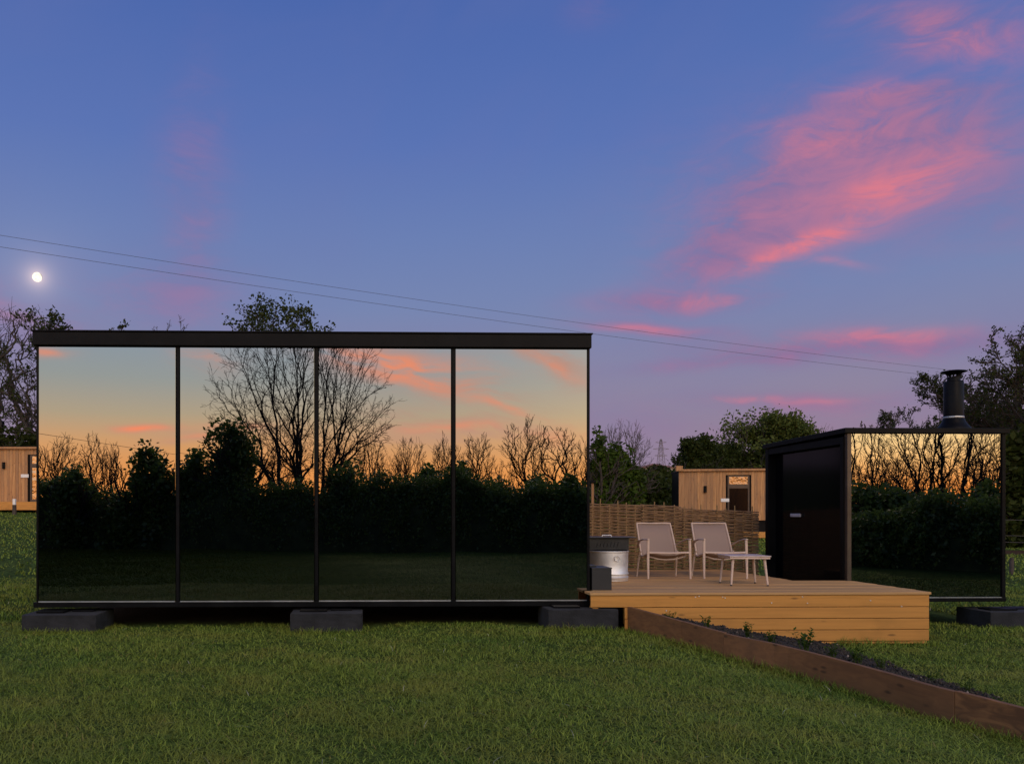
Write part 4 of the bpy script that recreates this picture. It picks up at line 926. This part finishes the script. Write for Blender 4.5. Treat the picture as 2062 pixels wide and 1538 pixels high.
p, h_ = rH(608, 34, 606); dome('bare_tree', 'tall many stemmed bare tree mirrored across the second and third panes', p, h_, 3.95, 101, 2300, 5, .25, .30, group=GB, gnarl=.035, rmin=.0075, zw=.52)
p, h_ = rH(470, 30, 858); bush('evergreen_shrub', 'pointed evergreen shrub mirrored in the second pane left of the tall tree', p, 1.6, 1.2, h_, 9000, .085, 'leafh', 102, GB, cone=.5)
p, h_ = rH(300, 30, 905); bush('evergreen_shrub', 'broad laurel mirrored in the first pane beside its mullion', p, 1.7, 1.3, h_, 8000, .095, 'leafh', 103, GB, cone=.2)
p, h_ = rH(395, 30.5, 915); bush('evergreen_shrub', 'laurel mirrored at the first mullion', p, 1.2, 1.2, h_, 5000, .095, 'leafh', 104, GB, cone=.2)
p, h_ = rH(930, 29, 935); bush('evergreen_shrub', 'rounded evergreen mirrored at the third mullion', p, .8, .9, h_, 3500, .085, 'leafh', 105, GB)
p, h_ = rH(1075, 28, 965); bush('evergreen_shrub', 'low rounded evergreen mirrored in the fourth pane', p, .9, .9, h_, 3500, .085, 'leafh', 106, GB)
for i, (px, dv, py, w_, n_, lb) in enumerate([(88, 40, 880, .7, 90, 'small bare tree mirrored at the left end of the first pane'), (135, 42, 866, .95, 150, 'gnarled bare tree mirrored in the first pane, left'),
        (190, 42, 868, .85, 140, 'gnarled bare tree mirrored in the first pane, centre'), (228, 44, 884, .6, 80, 'thin bare tree mirrored in the first pane, right'),
        (748, 42, 866, .85, 170, 'bare tree mirrored beside the right side of the tall tree'), (828, 44, 872, 1.15, 220, 'round bare tree mirrored in the third pane'),
        (785, 50, 905, 1.2, 120, 'low bare tree mirrored in the third pane'), (900, 44, 864, .8, 130, 'slim bare tree mirrored at the third mullion'), (960, 42, 864, .95, 190, 'bare tree mirrored in the fourth pane, left'),
        (1052, 38, 830, 1.15, 150, 'spreading bare tree mirrored in the fourth pane, centre'), (1115, 38, 846, 1.2, 170, 'spreading bare tree mirrored in the fourth pane, right'), (1168, 40, 880, .9, 130, 'bare tree mirrored at the right end of the fourth pane'),
        (1005, 46, 930, 1.1, 130, 'low bare tree mirrored behind the fourth pane trees'), (680, 50, 890, 1.6, 200, 'low bare tree mirrored behind the tall tree'), (560, 50, 900, 1.6, 160, 'low bare tree mirrored left of the tall trunk')]):
    p, h_ = rH(px, dv, py); dome('bare_tree', lb, p, h_, w_, 120 + i, n_, 2 + i % 2, .42, .13, group=GB, gnarl=.16 if i not in (4, 5, 8) else .09, rmin=.0105, zw=.72)
for i, (px, dv, py, w_, n_, lb) in enumerate([(1735, 27, 800, 1.15, 260, 'bare tree mirrored at the left of the small cabin'),
        (1850, 27, 742, 1.55, 480, 'large bare tree mirrored in the middle of the small cabin'),
        (1932, 26, 738, 1.45, 460, 'large bare tree mirrored right of centre in the small cabin'), (2008, 28, 800, 1.2, 260, 'bare tree mirrored at the right end of the small cabin'),
        (1800, 34, 905, 1.5, 170, 'low bare tree mirrored between the left and middle trees of the small cabin'), (1895, 34, 905, 1.6, 170, 'low background tree mirrored between the two large ones of the small cabin'), (1975, 34, 900, 1.5, 170, 'low bare tree mirrored at the right of the small cabin')]):
    p, h_ = rH(px, dv, py, C0); dome('bare_tree', lb, p, h_, w_, 150 + i, n_, 2 + i % 2, .34, .11, group=GB, gnarl=.075, rmin=.007, zw=.6)

for i, (px, dv, py, w_, n_, lb) in enumerate([(1725, 25, 915, .9, 240, 'fine twiggy sapling mirrored at the left edge of the small cabin'), (1775, 25, 925, 1.0, 260, 'fine twiggy sapling mirrored left of centre in the small cabin'),
        (1830, 25, 915, 1.0, 260, 'fine twiggy sapling mirrored at the centre of the small cabin'), (1965, 24, 915, 1.0, 260, 'fine twiggy sapling mirrored right of centre in the small cabin'), (2020, 24, 925, .9, 240, 'fine twiggy sapling mirrored at the right edge of the small cabin')]):
    p, h_ = rH(px, dv, py, C0); dome('bare_tree', lb, p, h_, w_, 190 + i, n_, 3, .3, .06, group=GB, gnarl=.08, rmin=.006, zw=.6)
for i, (px, dv, py, rx, P0_, lb) in enumerate([(1745, 23.5, 975, .9, C0, 'low shrub mirrored at the left of the small cabin'), (1805, 23.5, 985, .8, C0, 'low shrub mirrored left of centre in the small cabin'), (1985, 22.5, 975, .8, C0, 'low shrub mirrored right of centre in the small cabin'),
        (150, 30, 945, 1.0, H0, 'small shrub mirrored in the first pane, left'), (700, 29, 935, .9, H0, 'small shrub mirrored right of the second mullion'), (865, 29, 945, .8, H0, 'small shrub mirrored in the third pane'), (1000, 28, 968, .7, H0, 'small shrub mirrored in the fourth pane, left'), (1145, 27, 965, .9, H0, 'small shrub mirrored in the fourth pane, right')]):
    p, h_ = rH(px, dv, py, P0_); bush('evergreen_shrub', lb, p, rx, 1.0, h_, 4200, .07 + .02 * (i % 2), 'leafh', 210 + i, GB)

# ---------------------------------------------------------------- moon
Dm = 4000; mo = bpy.data.meshes.new('moon'); import bmesh
bm = bmesh.new(); bmesh.ops.create_uvsphere(bm, u_segments=32, v_segments=16, radius=9.6 / F * Dm); bm.to_mesh(mo); bm.free()
for p in mo.polygons: p.use_smooth = True
m, t, b = new_mat('moon_surface'); t.nodes.remove(b); em = t.nodes.new('ShaderNodeEmission')
n = tnoise(t, .09, 4, .6); t.links.new(mixc(smooth(n, .4, .65), (1.0, .93, .80), (.75, .66, .56)), em.inputs[0])
geo = t.nodes.new('ShaderNodeNewGeometry'); dp = t.nodes.new('ShaderNodeVectorMath'); dp.operation = 'DOT_PRODUCT'; t.links.new(geo.outputs['Normal'], dp.inputs[0]); dp.inputs[1].default_value = Vector((-.55, -.75, -.45)).normalized()
t.links.new(add(.25, mul(smooth(dp.outputs['Value'], -.75, -.25), 1.1)), em.inputs[1])  # moon phase: bright side and dim limb shaded into the emission strength
t.links.new(em.outputs[0], t.nodes['Material Output'].inputs[0])
mn = link_mesh('moon', mo, m); mn.location = cam.location + front_dir(75, 558) / front_dir(75, 558).y * Dm
tag(mn, 'small bright gibbous moon in the dusk sky at upper left', 'moon')

# ---------------------------------------------------------------- grass
def blades(Xb, Yb, hgt, wid, curl, seed, nseg=3):
    r = np.random.default_rng(seed); N_ = len(Xb); Zb = ground(Xb, Yb) - .004
    az = r.uniform(0, 2 * np.pi, N_); D = np.stack([np.cos(az), np.sin(az)], -1); Sd = np.stack([-D[:, 1], D[:, 0]], -1)
    tw = r.uniform(-1, 1, N_); H_ = hgt * r.uniform(.55, 1.25, N_); W_ = wid * r.uniform(.7, 1.3, N_); Cu = curl * r.uniform(.2, 1.6, N_)
    V = np.zeros((N_, (nseg + 1) * 2, 3), np.float32)
    for k_ in range(nseg + 1):
        u = k_ / nseg; out_ = Cu * H_ * (u ** 1.6); up_ = H_ * (u - .42 * np.clip(Cu, 0, 1.5) * u ** 2.2); w_ = W_ * (1 - .88 * u ** 1.5) * .5
        sdx = Sd * np.cos(tw * u)[:, None] + D * np.sin(tw * u)[:, None]
        cx_ = Xb + D[:, 0] * out_ + Sd[:, 0] * tw * H_ * .35 * u * u; cy_ = Yb + D[:, 1] * out_ + Sd[:, 1] * tw * H_ * .35 * u * u
        V[:, 2 * k_, 0] = cx_ - sdx[:, 0] * w_; V[:, 2 * k_, 1] = cy_ - sdx[:, 1] * w_; V[:, 2 * k_, 2] = Zb + up_
        V[:, 2 * k_ + 1, 0] = cx_ + sdx[:, 0] * w_; V[:, 2 * k_ + 1, 1] = cy_ + sdx[:, 1] * w_; V[:, 2 * k_ + 1, 2] = Zb + up_
    base = np.arange(N_)[:, None, None] * ((nseg + 1) * 2); q = np.array([[2 * k_, 2 * k_ + 1, 2 * k_ + 3, 2 * k_ + 2] for k_ in range(nseg)])[None]
    return V.reshape(-1, 3), (base + q).reshape(-1, 4), np.repeat(r.random(N_), nseg)
def scatter(x0, x1, y0, y1, dens, seed, keep):
    r = np.random.default_rng(seed); n_ = int((x1 - x0) * (y1 - y0) * dens); x_ = r.uniform(x0, x1, n_); y_ = r.uniform(y0, y1, n_)
    k_ = keep(x_, y_); return x_[k_], y_[k_]
def clear(x, y):
    bx2 = bxl(y); inbed = (y < 9.2) & (y > 3.7) & (x > bx2 - .03) & (x < bxr(y) - .02)
    hse = (x > -4.05) & (x < 2.35) & (y > 9.45 + .12 * np.sin(x * 3) + .1 * np.sin(x * 7)) & (y < 13)
    dk = (x > 2.5) & (x < 6.05) & (y > 9.12) & (y < 10.7) | (x > 2.2) & (x < 5.35) & (y > 9.3) & (y < 12.9)
    cb_ = (x > 6.0) & (x < 8.1) & (y > 11.0) & (y < 13)
    return ~(inbed | hse | dk | cb_)
def patch_h(x, y): return 1 + .28 * np.sin(x * 2.1 + 1.3 * np.sin(y * 1.7)) * np.sin(y * 2.6 + np.sin(x * 1.9)) + .15 * np.sin(x * 6.1 + y * 4.3)
Vs, Fs, Rs = [], [], []; base = 0
def addb(x, y, h, w, c, seed, nseg=3):
    global base
    V, Fc, R = blades(x, y, h * patch_h(x, y), w, c, seed, nseg); Vs.append(V); Fs.append(Fc + base); Rs.append(R); base += len(V)
fov = lambda x, y: (x > -.55 * y - 2.2) & (x < .86 * y + 1.6)
x, y = scatter(-6.2, 8.5, 3.7, 7.0, 4800, 1, lambda x, y: fov(x, y) & clear(x, y)); addb(x, y, .052, .0052, 1.5, 1)
x, y = scatter(-8, 12, 7.0, 9.9, 2600, 2, lambda x, y: fov(x, y) & clear(x, y)); addb(x, y, .050, .0066, 1.4, 2)
x, y = scatter(-10, 16, 9.9, 16, 700, 3, lambda x, y: fov(x, y) & clear(x, y)); addb(x, y, .06, .011, .8, 3, 2)
x, y = scatter(-24, 34, 16, 40, 60, 4, lambda x, y: fov(x, y) & ~((y > 27) & (y < 31) & (x > 19))); addb(x, y, .075, .03, .8, 4, 2)
x, y = scatter(-14, 12, -12, 3.7, 430, 5, lambda x, y: (y > -12.5)); addb(x, y, .055, .013, 1.1, 5, 2)
x, y = scatter(-11, 14, 3.7, 9.4, 480, 6, lambda x, y: ~fov(x, y) & clear(x, y)); addb(x, y, .055, .013, 1.1, 6, 2)
# longer tufts against the edging board and the blocks
r_ = np.random.default_rng(9); ti_ = r_.uniform(4.2, 9.1, 2600); x = bxl(ti_) - .03 - r_.exponential(.03, 2600); addb(x, ti_, .085, .006, .7, 7)
for bx0, by0, bw in ((at_depth(43, 8.86), 8.86, .8), (at_depth(584, 8.95), 8.95, .79), (at_depth(1104, 9.02), 9.02, .78), (at_depth(1995, 10.42), 10.42, .95)):
    x = r_.uniform(bx0 - .05, bx0 + bw + .05, 420); y = by0 - .01 - r_.exponential(.025, 420); addb(x, y, .075, .006, .7, int(bx0 * 10) + 50)
x = r_.uniform(4.95, 6.1, 500); y = 9.16 - r_.exponential(.03, 500); addb(x, y, .08, .006, .7, 77)
grass = np_mesh('grass', np.concatenate(Vs), np.concatenate(Fs), M['grass'], rnd=np.concatenate(Rs)); tag(grass, 'short curly lawn grass covering the ground', 'grass', kind='stuff')
